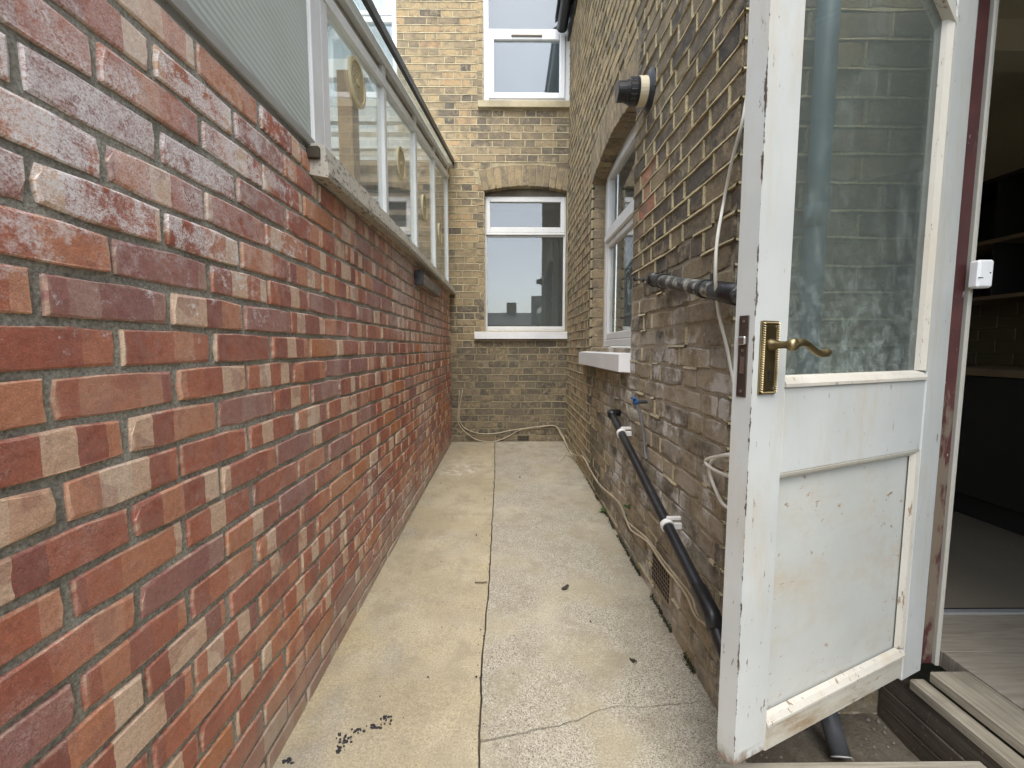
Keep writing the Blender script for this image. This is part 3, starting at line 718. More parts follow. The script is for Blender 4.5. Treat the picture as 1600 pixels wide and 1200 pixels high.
# terracotta air brick near the foot of the wall
ab = MB().box(AIRB[0] + .006, AIRB[1] - .006, -.006, .03, AIRB[2] + .004, AIRB[3] - .004, .004).build('air_brick', plain('pale_terracotta', (.27, .215, .15), .9, .25, 40), FW)
hb = MB()
for i in range(9):
    for j in range(6): hb.box(AIRB[0] + .018 + i * .0225, AIRB[0] + .030 + i * .0225, -.0085, -.005, AIRB[2] + .016 + j * .020, AIRB[2] + .028 + j * .020)
hb.build('air_hole', bpy.data.materials['void_black'], ab)
# cement haunch round the garden tap pipe
hn = MB(); hc = Vector((4.75 - 2.20, 0, -.355 + Zb))
for j in range(7):
    for i in range(12):
        q = 2 * math.pi * i / 12; r = 1 - j / 6.0
        k = 1 + .22 * mnoise.noise(Vector((math.cos(q) * 2, math.sin(q) * 2, j)))
        hn.v.append((hc.x + .12 * r ** .6 * k * math.cos(q), .006 - .016 * (1 - r * r), hc.z + .045 * r ** .6 * k * math.sin(q)))
for j in range(6):
    for i in range(12): i2 = (i + 1) % 12; hn.f.append((j * 12 + i, j * 12 + i2, (j + 1) * 12 + i2, (j + 1) * 12 + i))
hn.build('cement_patch', mortar_mat('grey_cement', (.26, .24, .19), (.36, .33, .27)), FW, smooth=True)
# roof edge over the flank wall
SLATE = plain('grey_slate', (.06, .062, .07), .7, .3, 20)
MB().prism([(-.16, 3.40 + Zb), (.9, 4.0 + Zb), (.9, 4.06 + Zb), (-.16, 3.46 + Zb)], 0, -.0, S_END + .1).build('roof_slope', SLATE, FW)
MB().box(0, S_END + .1, -.028, -.008, 3.22 + Zb, 3.42 + Zb).build('fascia_board', BLACK_PL, FW)

# return wall facing the camera, behind the open door
rng = random.Random(41)
RW = wall_core(None, .01, .57, -.1, TOPZ - .02, [], .02, .112, MORT_F); RW.name = 'return_wall'; RW.location = (.65, 1.238, -1.2)
br = []; perps = []
for c in range(0, 62):
    z = zb0 + (c + .5) * CP
    for a, b in flemish(.003, .575, c, rng):
        t = rng.random(); s1 = .32 + .36 * t if (a > .1 or z < 1.3) else .05 + .2 * t
        br.append(((a + b) / 2, z + rng.uniform(-.0025, .0025), b - a, .066, (s1, rng.random(), rng.random()), 0, 0)); perps.append((b + .005, z, .062))
lay_bricks(RW, br, 'flank', .0042, .0052, .04, FLK_O, FLK_S, lambda x, y: x > 1140 and y < 640 or x > 1360 and y > 1040, .003, 300, (.222, .106), rng)
mortar_sheet(RW, .0035, .575, -.1, TOPZ - .02, [], .002, .0025, MORT_F, .04)
RW.parent = FW; RW.matrix_parent_inverse = (Matrix.Translation(FW.location) @ Matrix.Rotation(FW.rotation_euler.z, 4, 'Z')).inverted()
pointing(RW, [zb0 + c * CP for c in range(1, 62)], perps, 0.0, .575, [], lambda s, z: z > .3, .005, .012, POINT_F, step=.04)

# ------------------------------------------------------------------ lean-to on top of the left wall
ALU = old_paint('chalky_white_frame', (.74, .75, .74), .35, (.25, .23, .19), .35)
LT = thing('lean_to', 'white framed glazed lean-to with round vents standing on the red brick wall', 'lean-to', (-.665, 0, .639))
B0 = .639
def zl(z): return z - B0
yp = [1.585, 2.335, 3.09, 3.86, 4.66]
def rail2(Y): return 1.235 + .192 * (Y - 1.625)
def rail1(Y): return rail2(Y) + .115
def beam(y0, y1, z0f, z1f, x0, x1):
    mb = MB(); vs = []
    for y in (y0, y1):
        for x in (x0, x1):
            for zf in (z0f, z1f): vs.append((x, y, zl(zf(y))))
    return mb.add(vs, [(0, 2, 3, 1), (4, 5, 7, 6), (0, 1, 5, 4), (2, 6, 7, 3), (0, 4, 6, 2), (1, 3, 7, 5)])
for i, y in enumerate(yp): 
    w_ = .024 if i else .03
    MB().box(-.022, .022, y - w_, y + w_, zl(.655), zl(rail1(y) - .02), .004).build('post', ALU, LT)
beam(1.55, 4.74, lambda y: rail2(y) - .022, lambda y: rail2(y) + .022, -.017, .026).build('rail', ALU, LT)
beam(1.55, 4.74, lambda y: rail1(y) - .03, lambda y: rail1(y) + .02, -.026, .030).build('rail', ALU, LT)
MB().box(-.02, .024, 1.55, 4.74, zl(.645), zl(.69), .004).build('rail', ALU, LT)
rf = beam(-.6, 4.745, lambda y: rail1(y) + .024, lambda y: rail1(y) + .052, -2.2, .062).build('roof_sheet', glass_mat('polycarbonate_roof', .05, (.9, .92, .9), .12, .1, 4, (.6, .62, .6)), LT)
beam(-.6, 4.745, lambda y: rail1(y) + .022, lambda y: rail1(y) + .064, .063, .085).build('roof_edge', BLACK_PL, LT)
for y in (1.7, 2.4, 3.1, 3.8, 4.5):
    MB().box(-2.2, -.03, y - .025, y + .025, zl(rail1(y) - .075), zl(rail1(y) + .018)).build('rafter', ALU, LT)
for a, b in zip(yp[:-1], yp[1:]):
    mb = MB(); y0, y1 = a + .025, b - .025
    vs = [(x, y, zl(z)) for x in (.0, .004) for y, z in ((y0, .69), (y1, .69), (y1, rail2(y1) - .022), (y0, rail2(y0) - .022))]
    mb.add(vs, [(0, 1, 2, 3), (7, 6, 5, 4), (0, 4, 5, 1), (1, 5, 6, 2), (2, 6, 7, 3), (3, 7, 4, 0)]).build('pane', GLASS_LT, LT)
    mb = MB(); vs = [(x, y, zl(z)) for x in (-.004, .0) for y, z in ((y0, rail2(y0) + .022), (y1, rail2(y1) + .022), (y1, rail1(y1) - .03), (y0, rail1(y0) - .03))]
    mb.add(vs, [(0, 1, 2, 3), (7, 6, 5, 4), (0, 4, 5, 1), (1, 5, 6, 2), (2, 6, 7, 3), (3, 7, 4, 0)]).build('pane', plain('boarded_strip', (.30, .28, .22), .8, .3), LT)
for k, (y, z) in enumerate(((1.95, 1.147), (2.70, 1.120), (3.42, 1.09), (4.18, 1.09))):
    v = MB().ring((.004, y, zl(z)), (1, 0, 0), .080, .096, .011, 28)
    v.ring((.004, y, zl(z)), (1, 0, 0), .0, .013, .012, 12)
    v = v.build('vent', CREAM_PL, LT)
    gb = MB()
    for i in range(-5, 6):
        h = math.sqrt(max(0, .083 ** 2 - (i * .0145) ** 2))
        gb.box(.006, .011, y - h, y + h, zl(z) + i * .0145 - .0022, zl(z) + i * .0145 + .0022)
    for i in range(-5, 6):
        h = math.sqrt(max(0, .083 ** 2 - (i * .0145) ** 2)); gb.box(.007, .0105, y + i * .0145 - .0015, y + i * .0145 + .0015, zl(z) - h, zl(z) + h)
    gb.build('grille', CREAM_PL, v)
    MB().ring((.0046, y, zl(z)), (1, 0, 0), 0, .081, .001, 24).build('insect_mesh', plain('dusty_mesh', (.05, .042, .028), .8, .2), v)
# ribbed translucent sheet nearer the camera
g = M('ribbed_polycarbonate'); V = g.pos()
wv = g.n('TexWave', {'Vector': g.vmath('MULTIPLY', V, (0, .16, 1)), 'Scale': 32.0, 'Distortion': 0.0}, wave_type='BANDS', bands_direction='DIAGONAL').outputs['Fac']
gn = g.noise(V, 5, 5); c = g.mix(g.step(gn, .4, .7), (.62, .62, .59), (.52, .54, .50)); c = g.mix(g.math('MULTIPLY', wv, .30), c, (.36, .37, .34))
g.col(c).rough(.28); g.bump(wv, .5, .003)
tr = g.n('BsdfTranslucent', {'Color': (.62, .65, .62)}); tp = g.n('BsdfTransparent', {'Color': (.85, .88, .86)})
m1 = g.n('MixShader', {0: .45, 1: g.b.outputs[0], 2: tr.outputs[0]}); m2 = g.n('MixShader', {0: .12, 1: m1.outputs[0], 2: tp.outputs[0]})
g.nt.links.new(m2.outputs[0], g.out.inputs['Surface']); POLY = g.m
MB().box(.004, .014, -.6, 1.47, zl(.665), zl(1.62), .002).build('ribbed_sheet', POLY, LT)
MB().box(-.01, .0035, -.6, 1.55, zl(.64), zl(.70), .003).build('rail', ALU, LT)
MB().box(.012, .024, -.6, 1.475, zl(.655), zl(.685), .003).build('sheet_trim', plain('grey_aluminium', (.40, .40, .38), .45, .15, metal=.4), LT)
MB().box(-.02, .024, 1.471, 1.553, zl(.66), zl(rail1(1.5) + .02), .004).build('post', ALU, LT)
# painted sill board, rotten at its near end
SILLP = old_paint('flaking_cream_paint', (.50, .47, .40), 1.7, (.07, .06, .045), .5, (1, .5, 1))
sl = MB(); n = 60
for i in range(n + 1):
    y = 1.44 + (4.735 - 1.44) * i / n; j = .004 * mnoise.noise(Vector((y * 14, 2, 0)))
    dz = .030 * max(0, min(1, (2.5 - y) / 1.0)); 
    for x, z in ((-.02, .655), (.05, .664 + j), (.070 + j, .654 + j), (.082 + j * .5, .598 - dz), (.076, .584 - dz), (.02, .594 - dz), (-.02, .60 - dz)):
        sl.v.append((x, y, zl(z)))
for i in range(n):
    for k in range(7): k2 = (k + 1) % 7; sl.f.append((i * 7 + k, i * 7 + k2, (i + 1) * 7 + k2, (i + 1) * 7 + k))
sl.f += [tuple(range(7))[::-1], tuple(range(n * 7, n * 7 + 7))]; sl.build('sill', SILLP, LT)
MB().box(-.01, .055, 1.425, 1.441, zl(.61), zl(.648), .003).build('sill_end', DIRT, LT)
# inside: timber post and shelves against the house, seen through the glass
INW = wood_mat('brown_timber', (.22, .15, .10), (.34, .25, .17), 1, 'x')
MB().box(-.16, -.09, 2.16, 2.25, zl(.64), zl(1.33)).build('inner_post', wood_mat('pine_timber', (.30, .18, .09), (.40, .26, .14), 1, 'z'), LT)
PALE = plain('pale_inner_board', (.68, .69, .67), .7, .12)
for k in range(7):
    z = .86 + k * .16
    MB().box(-1.85, -.12, 4.42, 4.70, zl(z), zl(z + .05)).build('shelf', INW, LT)
    if k != 3: MB().box(-1.84, -.2, 4.6, 4.61, zl(z + .052), zl(z + .155)).build('shelf_back', PALE, LT)
MB().box(-2.2, -2.1, -.6, 4.72, zl(-1.15), zl(2.0)).build('inner_wall', PALE, LT)
MB().box(-2.09, -.12, -.6, 4.72, zl(-1.15), zl(-1.12)).build('inner_floor', PALE, LT)

# ------------------------------------------------------------------ open glazed door
DZ = -.92; DW = .752; TH = .044
H0 = Vector((1.178, 1.128, DZ)); DA = R(-157.2)
DOORP = old_paint('door_paint', (.515, .54, .53), .75, (.17, .11, .08), .6)
DOORQ = old_paint('door_paint_plain', (.515, .54, .53), .65, (.17, .11, .08), .6)
g = M.__new__(M); g.m = DOORP; g.nt = DOORP.node_tree; g.b = g.nt.nodes['Principled BSDF']; g.out = g.nt.nodes['Material Output']
V = g.obj(); vx, vy, vz = g.sep(V)[0:3]; src = g.b.inputs['Base Color'].links[0].from_socket
dd = g.math('ADD', g.math('ABSOLUTE', g.math('SUBTRACT', vx, DW)), g.math('ABSOLUTE', vy)); nn_ = g.noise(g.vmath('MULTIPLY', V, (1, 1, .5)), 38, 6, .7)
em = g.step(g.math('SUBTRACT', g.math('MULTIPLY', g.math('SUBTRACT', nn_, .48), .030), dd), -.0008, .0008)
g.set(g.b.inputs['Base Color'], g.mix(em, src, (.075, .055, .045)))
ft = g.math('MULTIPLY', g.step(g.math('ADD', vz, g.math('MULTIPLY', nn_, .12)), .10, .07), .9)
g.set(g.b.inputs['Base Color'], g.mix(ft, g.b.inputs['Base Color'].links[0].from_socket, (.20, .13, .09)))
DOORR = old_paint('door_rail_paint', (.50, .485, .42), 1.0, (.26, .17, .09), 1.0, (.35, 1, 1))
for nd in DOORR.node_tree.nodes:
    if nd.type == 'MIX' and not nd.inputs[7].is_linked and abs(nd.inputs[7].default_value[0] - .44) < .001: nd.inputs[7].default_value = (.25, .17, .085, 1)
BEADP = old_paint('door_bead_paint', (.55, .53, .47), 1.1, (.22, .15, .09), .6)
DR = thing('door', 'weathered white half-glazed timber door standing open over the step', 'door', tuple(H0), DA)
# local x runs from the hinge to the leading edge; the face towards the camera is +y
def dbox(x0, x1, y0, y1, z0, z1, c=.003): return MB().box(x0, x1, y0, y1, z0, z1, c)
st = dbox(0, .098, -TH, 0, 0, 1.98); st.build('stile', DOORQ, DR)
mb = MB(); n = 22                                     # leading stile, its foot worn and split
for i in range(n + 1):
    z = 1.98 * (i / n) ** 1.6; k = max(0, 1 - z / .05)
    x1 = DW - .006 * k; x0 = .654 + .004 * k
    mb.v += [(x0, -TH, z), (x1, -TH, z), (x1, 0 - .004 * k, z + .016 * k), (x0, 0, z + .022 * k)]
for i in range(n):
    for k in range(4): k2 = (k + 1) % 4; mb.f.append((i * 4 + k, i * 4 + k2, (i + 1) * 4 + k2, (i + 1) * 4 + k))
mb.f += [(3, 2, 1, 0), (n * 4, n * 4 + 1, n * 4 + 2, n * 4 + 3)]; mb.build('stile', DOORP, DR)
dbox(.0993, .6527, -TH + .001, -.001, .012, .075).build('bottom_rail', DOORR, DR)
dbox(.0993, .6527, -TH + .001, -.0015, .652, .838).build('lock_rail', DOORQ, DR)
dbox(.0985, .6535, -TH + .001, -.001, 1.86, 1.98).build('top_rail', DOORQ, DR)
MB().box(.10, .652, -.036, -.0175, .07, .66).build('panel', old_paint('panel_paint', (.50, .52, .495), .6, (.33, .22, .14), .7, (.5, 1, .8), 1.8), DR)
# mouldings round the panel and glass
def bead(poly, x0, x1=None, z0=None, z1=None, vert=False):
    mb = MB()
    if vert: mb.prism(poly, 2, z0, z1)
    return mb
MB().prism([(-.013, .075), (.004, .075), (.004, .081), (-.004, .092), (-.013, .097)], 0, .0995, .6525).build('panel_bead', BEADP, DR)
MB().prism([(.0985, -.013), (.0985, -.0005), (.110, -.003), (.122, -.013)], 2, .098, .645).build('panel_bead', BEADP, DR)
MB().prism([(-.013, .652), (-.0005, .652), (-.003, .645), (-.013, .636)], 0, .0995, .6525).build('panel_bead', BEADP, DR)
MB().prism([(-.018, .838), (.003, .838), (.003, .845), (-.006, .858), (-.018, .862)], 0, .0995, .6525).build('glass_bead', BEADP, DR)
MB().prism([(.0985, -.018), (.0985, .001), (.107, .001), (.118, -.008), (.121, -.018)], 2, .862, 1.715).build('glass_bead', BEADP, DR)
MB().prism([(.6535, -.018), (.6535, -.002), (.648, -.004), (.642, -.018)], 2, .862, 1.715).build('glass_bead', DOORQ, DR)
# corner fillets give the glass its cut-off top corners
for xa, xb in ((.0985, .25), (.6535, .50)):
    s = 1 if xb > xa else -1
    MB().prism([(xa, 1.715), (xb, 1.83), (xb, 1.861), (xa, 1.861)], 1, -TH + .002, -.002).build('corner_fillet', DOORQ, DR)
    MB().prism([(xa + s * .002, 1.70), (xb, 1.812), (xb, 1.83), (xa + s * .002, 1.716)], 1, -.018, .002).build('glass_bead', BEADP, DR)
MB().prism([(.112, .85), (.648, .85), (.648, 1.70), (.50, 1.822), (.25, 1.822), (.112, 1.71)], 1, -.022, -.018).build('pane', GLASS_DOOR, DR)
# lock and lever handle
PZ0 = .826; PZ1 = .974; px0, px1 = .686, .737
lf = MB().box(DW - .001, DW + .0022, -TH + .010, -.012, .82, .985, .001).build('lock_plate', BRONZE, DR)
MB().box(DW + .002, DW + .009, -TH + .014, -TH + .030, .926, .943, .002).build('latch', STEEL, lf)
MB().box(DW + .0022, DW + .0034, -TH + .017, -TH + .026, .868, .902).build('bolt', STEEL, lf)
for z in (.832, .973, .915): lathe([(0, .0035), (.0009, .0034)], (1, 0, 0), (DW + .0022, -TH / 2 - .001, z), 10).build('screw', STEEL, lf)
pl = MB().box(px0, px1, .0, .0035, PZ0, PZ1, .0012).box(px0 + .008, px1 - .008, .0034, .006, PZ0 + .008, PZ1 - .008, .002).build('handle_plate', BRASS, DR)
rope = MB(); k = 30
for i in range(k):
    z = PZ0 + .006 + (PZ1 - PZ0 - .012) * i / (k - 1)
    for x in (px0 + .0042, px1 - .0042):
        rope.tube([(x - .0028, .0036, z - .0022), (x, .0072, z), (x + .0028, .0036, z + .0022)], [.0012, .0024, .0012], 6)
for i in range(7):
    x = px0 + .008 + (px1 - px0 - .016) * i / 6
    for z in (PZ0 + .0042, PZ1 - .0042): rope.tube([(x - .0022, .0036, z), (x, .007, z), (x + .0022, .0036, z)], [.0012, .0022, .0012], 6)
rope.build('rope_edge', BRASS, pl)
cx = (px0 + px1) / 2; hz = .926
lathe([(0, .0125), (.004, .0125), (.008, .0095), (.016, .0078), (.030, .0070), (.037, .0085), (.041, .0115), (.046, .0125), (.051, .0115), (.054, .006)], (0, 1, 0), (cx, .005, hz), 18).build('lever_neck', BRASS, pl, smooth=True)
lp = smooth_path([(cx, .050, hz), (cx - .020, .052, hz + .004), (cx - .040, .052, hz + .000), (cx - .060, .052, hz - .010), (cx - .080, .052, hz - .017), (cx - .098, .052, hz - .016), (cx - .112, .052, hz - .013)], 5)
rr = [(.0095, .0085, .0070, .0065, .0070, .0095, .0040)[min(6, int(i / 5))] * (1 - (i % 5) / 5) + (.0095, .0085, .0070, .0065, .0070, .0095, .0040)[min(6, int(i / 5) + 1)] * ((i % 5) / 5) for i in range(len(lp))]
MB().tube(lp, rr, 12).build('lever', BRASS, pl, smooth=True)
kh = lathe([(0, .0040), (.0006, .0039)], (0, 1, 0), (cx, .0062, .872), 12); kh.box(cx - .0016, cx + .0016, .0060, .0066, .852, .870); kh.build('keyhole', bpy.data.materials['void_black'], pl)
for x, z in ((px0 + .010, PZ0 + .012), (px1 - .010, PZ0 + .012), (px0 + .010, PZ1 - .012), (px1 - .010, PZ1 - .012)): lathe([(0, .003), (.001, .0026)], (0, 1, 0), (x, .006, z), 10).build('screw', STEEL, pl)
# hinges on the hanging edge
for z in (.2, 1.7): MB().tube([(-.006, -.008, z), (-.006, -.008, z + .09)], .006, 10).build('hinge', STEEL, DR)

# ------------------------------------------------------------------ door frame
g = M('maroon_frame_paint'); V = g.pos(); wz = g.sep(V)[2]; n1 = g.noise(g.vmath('MULTIPLY', V, (1, 1, .3)), 22, 6, .7)
wear = g.step(g.math('ADD', n1, g.math('MULTIPLY', g.step(wz, 1.15, .75), .20)), .60, .70)
c = g.mix(g.step(g.noise(V, 9, 4), .4, .7), (.062, .018, .018), (.095, .030, .028)); c = g.mix(wear, c, (.165, .13, .095)); c = g.mix(g.step(g.noise(g.vmath('MULTIPLY', V, (1, 1, .4)), 60, 5), .66, .72), c, (.40, .37, .33))
g.col(c).rough(.5); g.bump(n1, .3, .001); MAROON = g.m
DF = thing('door_frame', 'maroon painted door frame with worn bare timber beside the open door', 'door frame', (1.20, 1.15, DZ))
MB().box(-.033, .036, .002, .080, .0, 2.03, .004).build('jamb', MAROON, DF)
MB().box(.037, .049, -.006, .080, .0, 2.03, .003).build('door_stop', old_paint('grey_white_paint', (.46, .45, .40), .3, (.2, .16, .12), .35), DF)
MB().box(-.033, .047, -.86, -.78, .0, 2.03, .004).build('jamb', MAROON, DF)
MB().box(-.033, .047, -.779, -.009, 1.96, 2.03, .004).build('head', MAROON, DF)
# alarm contact
p = PX(1518, 431, 1.243); AC = thing('alarm_contact', 'small white plastic alarm contact on the inner edge of the door frame', 'alarm contact', (p.x, 1.128, p.z))
MB().box(-.020, .021, -.016, .012, -.036, .036, .005).build('cover', UPVC, AC)
lathe([(0, .0022), (.001, .002)], (0, -1, 0), (.010, -.0155, .002), 8).build('screw_hole', bpy.data.materials['void_black'], AC)
MB().box(-.0205, -.008, -.0167, -.0155, -.012, -.0095).build('seam', bpy.data.materials['void_black'], AC)

# wall round the doorway, running back towards the camera, and the kitchen behind it
RENDER = plain('pale_render', (.42, .40, .36), .9, .15, 12, bump=.4)
EW = thing('kitchen_extension', 'pale rendered kitchen extension around the open doorway', 'extension', (1.20, 1.23, -1.2))
EW_m = MB().box(-.02, .20, -3.2, -.942, 0, 2.75).box(-.02, .20, -.941, 0.0, 2.315, 2.75)
EW_m.build('wall_face', RENDER, EW)
KW = plain('kitchen_wall_paint', (.58, .51, .40), .8, .08, 4, bump=0)
KC = plain('kitchen_ceiling_paint', (.70, .64, .53), .8, .06, 4, bump=0)
def sbox(name, mat, *b): return struct(MB().box(*b).build(name, mat))
g = M('greige_plank_floor'); V = g.pos(); nn = g.noise(g.vmath('MULTIPLY', V, (2, 26, 1)), 3, 6, .6, .8); c = g.mix(g.step(nn, .3, .7), (.235, .205, .165), (.335, .30, .25)); g.col(c).rough(.42); KF1 = g.m
KF2 = plain('taupe_floor', (.20, .175, .14), .45, .1, 8, bump=0)
FZ = DZ + .002
kf = struct(link('kitchen_floor', None, None, (1.26, 1.0, FZ)))
for k in range(6):
    y0 = -.8 + k * .20
    MB().box(.055, 1.8, y0 + .001, y0 + .199, -.05, 0, .0015).build('floor_plank', KF1, kf)
MB().box(.0, 1.8, .402, .414, -.05, .001).build('dark_gap', bpy.data.materials['void_black'], kf)
MB().box(.0, 1.8, .376 + .026, .376 + .027, -.05, -.002).build('floor_seam', KF1, kf)
MB().box(.055, 1.8, .4015, .4018, -.05, -.004).build('floor_edge', KF1, kf)
MB().box(.0, 1.8, .378, .4012, -.05, .006, .002).build('threshold_strip', plain('brushed_aluminium', (.62, .63, .64), .35, .05, metal=.6), kf)
MB().box(.0, 1.8, .4145, 2.0, -.05, 0).build('floor_sheet', KF2, kf)
sbox('kitchen_wall', KW, 3.02, 3.1, -.7, 3.05, DZ - .1, 1.62)
sbox('kitchen_wall', KW, 1.33, 3.02, 2.97, 3.05, DZ - .1, 1.62)
struct(MB().box(1.33, 1.55, -.78, -.70, DZ - .1, 1.49).box(2.85, 3.02, -.78, -.70, DZ - .1, 1.49).box(1.551, 2.849, -.78, -.70, DZ - .1, -.05).box(1.551, 2.849, -.78, -.70, 1.30, 1.49).build('kitchen_wall', KW))  # gap in the rear wall, made for the added window
KWN = thing('added_kitchen_window', 'unseen white framed window added to the rear kitchen wall for daylight', 'window', (1.55, -.74, -.05)); frame_box(MB(), .002, 1.298, .002, 1.348, .05, -.03, .03).build('frame', UPVC, KWN); sash_pane(KWN, .051, 1.249, .051, 1.299, 0, GLASS_OLD)  # unseen window, added to bring daylight into the kitchen
sbox('kitchen_wall', KW, 1.245, 1.325, 1.32, 3.05, DZ - .1, 1.62)
sbox('kitchen_ceiling', KC, 1.2, 3.1, -.78, 3.05, 1.50, 1.6)
sbox('kitchen_ceiling', KC, 1.33, 3.02, 2.05, 2.2, 1.36, 1.499)
CHAR = plain('charcoal_cabinet_front', (.020, .019, .018), .5, .1, 8, bump=0)
OAK = plain('dull_oak_edge', (.20, .145, .085), .6, .15, 20, bump=0)
BC = thing('base_cabinet', 'dark base cabinet run under a pale worktop inside the kitchen', 'cabinet', (2.48, .7, FZ))
MB().box(.04, .535, 0, 2.24, 0, .12).build('plinth', CHAR, BC)
for k in range(4): MB().box(0, .535, k * .56 + .002, k * .56 + .558, .122, .77, .002).build('door_front', CHAR, BC)
MB().box(-.02, .535, 0, 2.24, .772, .81, .003).build('worktop', OAK, BC)
WC = thing('wall_cabinet', 'dark open wall cabinet with pale shelf edges above the tiled splashback', 'cabinet', (2.68, .7, .27))
for k in range(4):
    y = k * .56
    MB().box(0.02, .335, y + .002, y + .020, 0, .66).build('side_panel', CHAR, WC)
MB().box(0.02, .335, 2.22, 2.24, 0, .66).build('side_panel', CHAR, WC)
MB().box(.31, .336, 0.021, 2.219, 0.02, .64).build('back_panel', CHAR, WC)
for z in (0, .31, .645): MB().box(.0, .335, -.001, 2.241, z, z + .02).build('shelf', OAK if z < .6 else CHAR, WC)
ST_ = thing('tiled_splashback', 'brown brick-shaped tiles between worktop and wall cabinet', 'splashback', (3.0, .7, -.105))
TILE = plain('brown_glazed_tile', (.105, .08, .042), .35, .15, 10, bump=0)
tm = MB().box(0, .012, 0, .196, 0, .072, .002); tme = None
for r_ in range(5):
    for k in range(12):
        y = k * .20 - (.10 if r_ % 2 else 0)
        if y < 0 or y + .2 > 2.25: continue
        if tme is None: tme = tm.build('tile', TILE, ST_); tme.location = (0, y, r_ * .076); continue
        o = bpy.data.objects.new('tile', tme.data); scene.collection.objects.link(o); o.parent = ST_; o.location = (0, y, r_ * .076)
MB().box(.006, .016, 0, 2.24, 0, .376).build('grout', plain('pale_grout', (.17, .14, .09), .9, .05, bump=0), ST_)

# ------------------------------------------------------------------ threshold, boards and step
OLDW = wood_mat('silvered_plank', (.20, .175, .13), (.34, .305, .24), 1, 'y')
DARKW = wood_mat('dark_stained_board', (.060, .048, .036), (.125, .102, .075), 1, 'y')
BOARDX = wood_mat('silvered_step_plank', (.22, .20, .155), (.36, .33, .265), 1, 'x')
TS = thing('doorstep', 'weathered timber threshold with dark boarded riser under the doorway', 'doorstep', (1.17, .7, -1.16))
MB().box(.032, .142, -.6, .428, .208, .240, .004).build('threshold_board', OLDW, TS)
MB().box(-.012, .030, -.6, .440, .176, .208, .004).build('nosing_board', OLDW, TS)
for z0, z1 in ((.112, .174), (.056, .110), (-.03, .054)): MB().box(-.004 - (.002 if z0 < .06 else 0), .024, -.6, .535, z0, z1, .003).build('riser_board', DARKW, TS)
SP = thing('timber_step', 'pale weathered timber step plank at the foot of the door', 'step', (.86, .85, floor_z(.85)))
zt = -1.002 - floor_z(.85)
MB().box(-.36, .29, -.16, .095, zt - .035, zt, .005).build('step_plank', BOARDX, SP)
MB().box(-.36, .29, -.45, -.163, zt - .035, zt - .002, .005).build('step_plank', BOARDX, SP)
for x in (-.30, .22): MB().box(x, x + .045, -.44, .06, -.03, zt - .036, .003).build('bearer', DARKW, SP)
# soil bed between step and wall
so = MB(); nx, ny = 36, 40
for j in range(ny + 1):
    for i in range(nx + 1):
        X = .652 + .53 * i / nx; Y = -.4 + 1.66 * j / ny
        so.v.append((X, Y, floor_z(Y) - .004 + .012 * mnoise.noise(Vector((X * 9, Y * 9, 0))) + .006 * mnoise.noise(Vector((X * 31, Y * 31, 3))) - .012 * min(1, i / 5)))
for j in range(ny):
    for i in range(nx): a = j * (nx + 1) + i; so.f.append((a, a + 1, a + nx + 2, a + nx + 1))
g = M('gritty_soil'); n1 = g.noise(g.pos(), 8, 6, .65); n2 = g.noise(g.pos(), 120, 5, .7)
c = g.ramp(n1, [(.3, (.075, .060, .042)), (.55, (.15, .13, .10)), (.75, (.25, .235, .195))]); c = g.mix(.7, c, g.ramp(n2, [(.25, .5), (.5, 1.0), (.8, 1.6)]), 'MULTIPLY'); g.col(c).rough(.95); g.bump(g.math('ADD', n1, n2), .9, .008)
struct(so.build('soil', g.m, smooth=True))
gr = MB(); rng = random.Random(8)
for k in range(260):
    X = rng.uniform(.66, 1.16); Y = rng.uniform(.55, 1.22); r = rng.uniform(.002, .007) * (1.6 if rng.random() < .06 else 1); z = floor_z(Y) - .012
    gr.add([(X + r * rng.uniform(.6, 1.3) * a, Y + r * rng.uniform(.6, 1.3) * b, z + r * c_) for a, b, c_ in ((1, 0, 0), (0, 1, 0), (-1, 0, 0), (0, -1, 0), (0, 0, 1.2))], [(0, 1, 4), (1, 2, 4), (2, 3, 4), (3, 0, 4)])
o = stuff(gr.build('gravel', plain('grey_grit', (.26, .24, .20), .9, .4, 20, bump=0))); o['label'] = 'loose grit and crumbs on the soil under the open door'; o['category'] = 'gravel'

# ------------------------------------------------------------------ pipes
def pipe_path(pxs, X): return [PX(x, y, X) for x, y in pxs]
a_, b_ = PX(955, 645, .60), PX(1112, 960, .60)
WP = thing('waste_pipe', 'glossy black plastic waste pipe running diagonally down the right wall', 'pipe', tuple(b_))
d_ = a_ - b_
MB().tube([d_ + Vector((.07, .0, .0)), d_ + Vector((.01, 0, 0)), d_ * .985, d_ * .5, d_ * .02, Vector((0, 0, 0)), Vector((.0, -.05, -.045)), Vector((.0, -.16, -.09))], .0205, 14).build('pipe', BLACK_PL, WP, smooth=True)
MB().tube([d_ * .97, d_ * 1.0], .0255, 14).build('socket', BLACK_PL, WP, smooth=True)
MB().tube([d_ * .07, Vector((0, 0, 0)), Vector((0, -.03, -.025))], .0255, 14).build('elbow', BLACK_PL, WP, smooth=True)
for t in (.815, .285):
    c0 = d_ * t; ax = d_.normalized(); cl = MB().ring(c0 - ax * .01, ax, .0205, .0255, .02, 20)
    cl.box(c0.x + .018, c0.x + .052, c0.y - .010, c0.y + .010, c0.z - .012, c0.z + .012, .002)
    cl.box(c0.x - .004, c0.x + .05, c0.y - .006, c0.y + .006, c0.z + .022, c0.z + .036, .002); cl.build('pipe_clip', CLIP_W, WP)
a_, b_ = PX(1022, 437, .595), PX(1142, 461, .595)
b_.y -= .02
OP = thing('overflow_pipe', 'short weathered black pipe fixed level on the right wall above the cable', 'pipe', tuple(b_))
d_ = a_ - b_; u_ = d_.normalized()
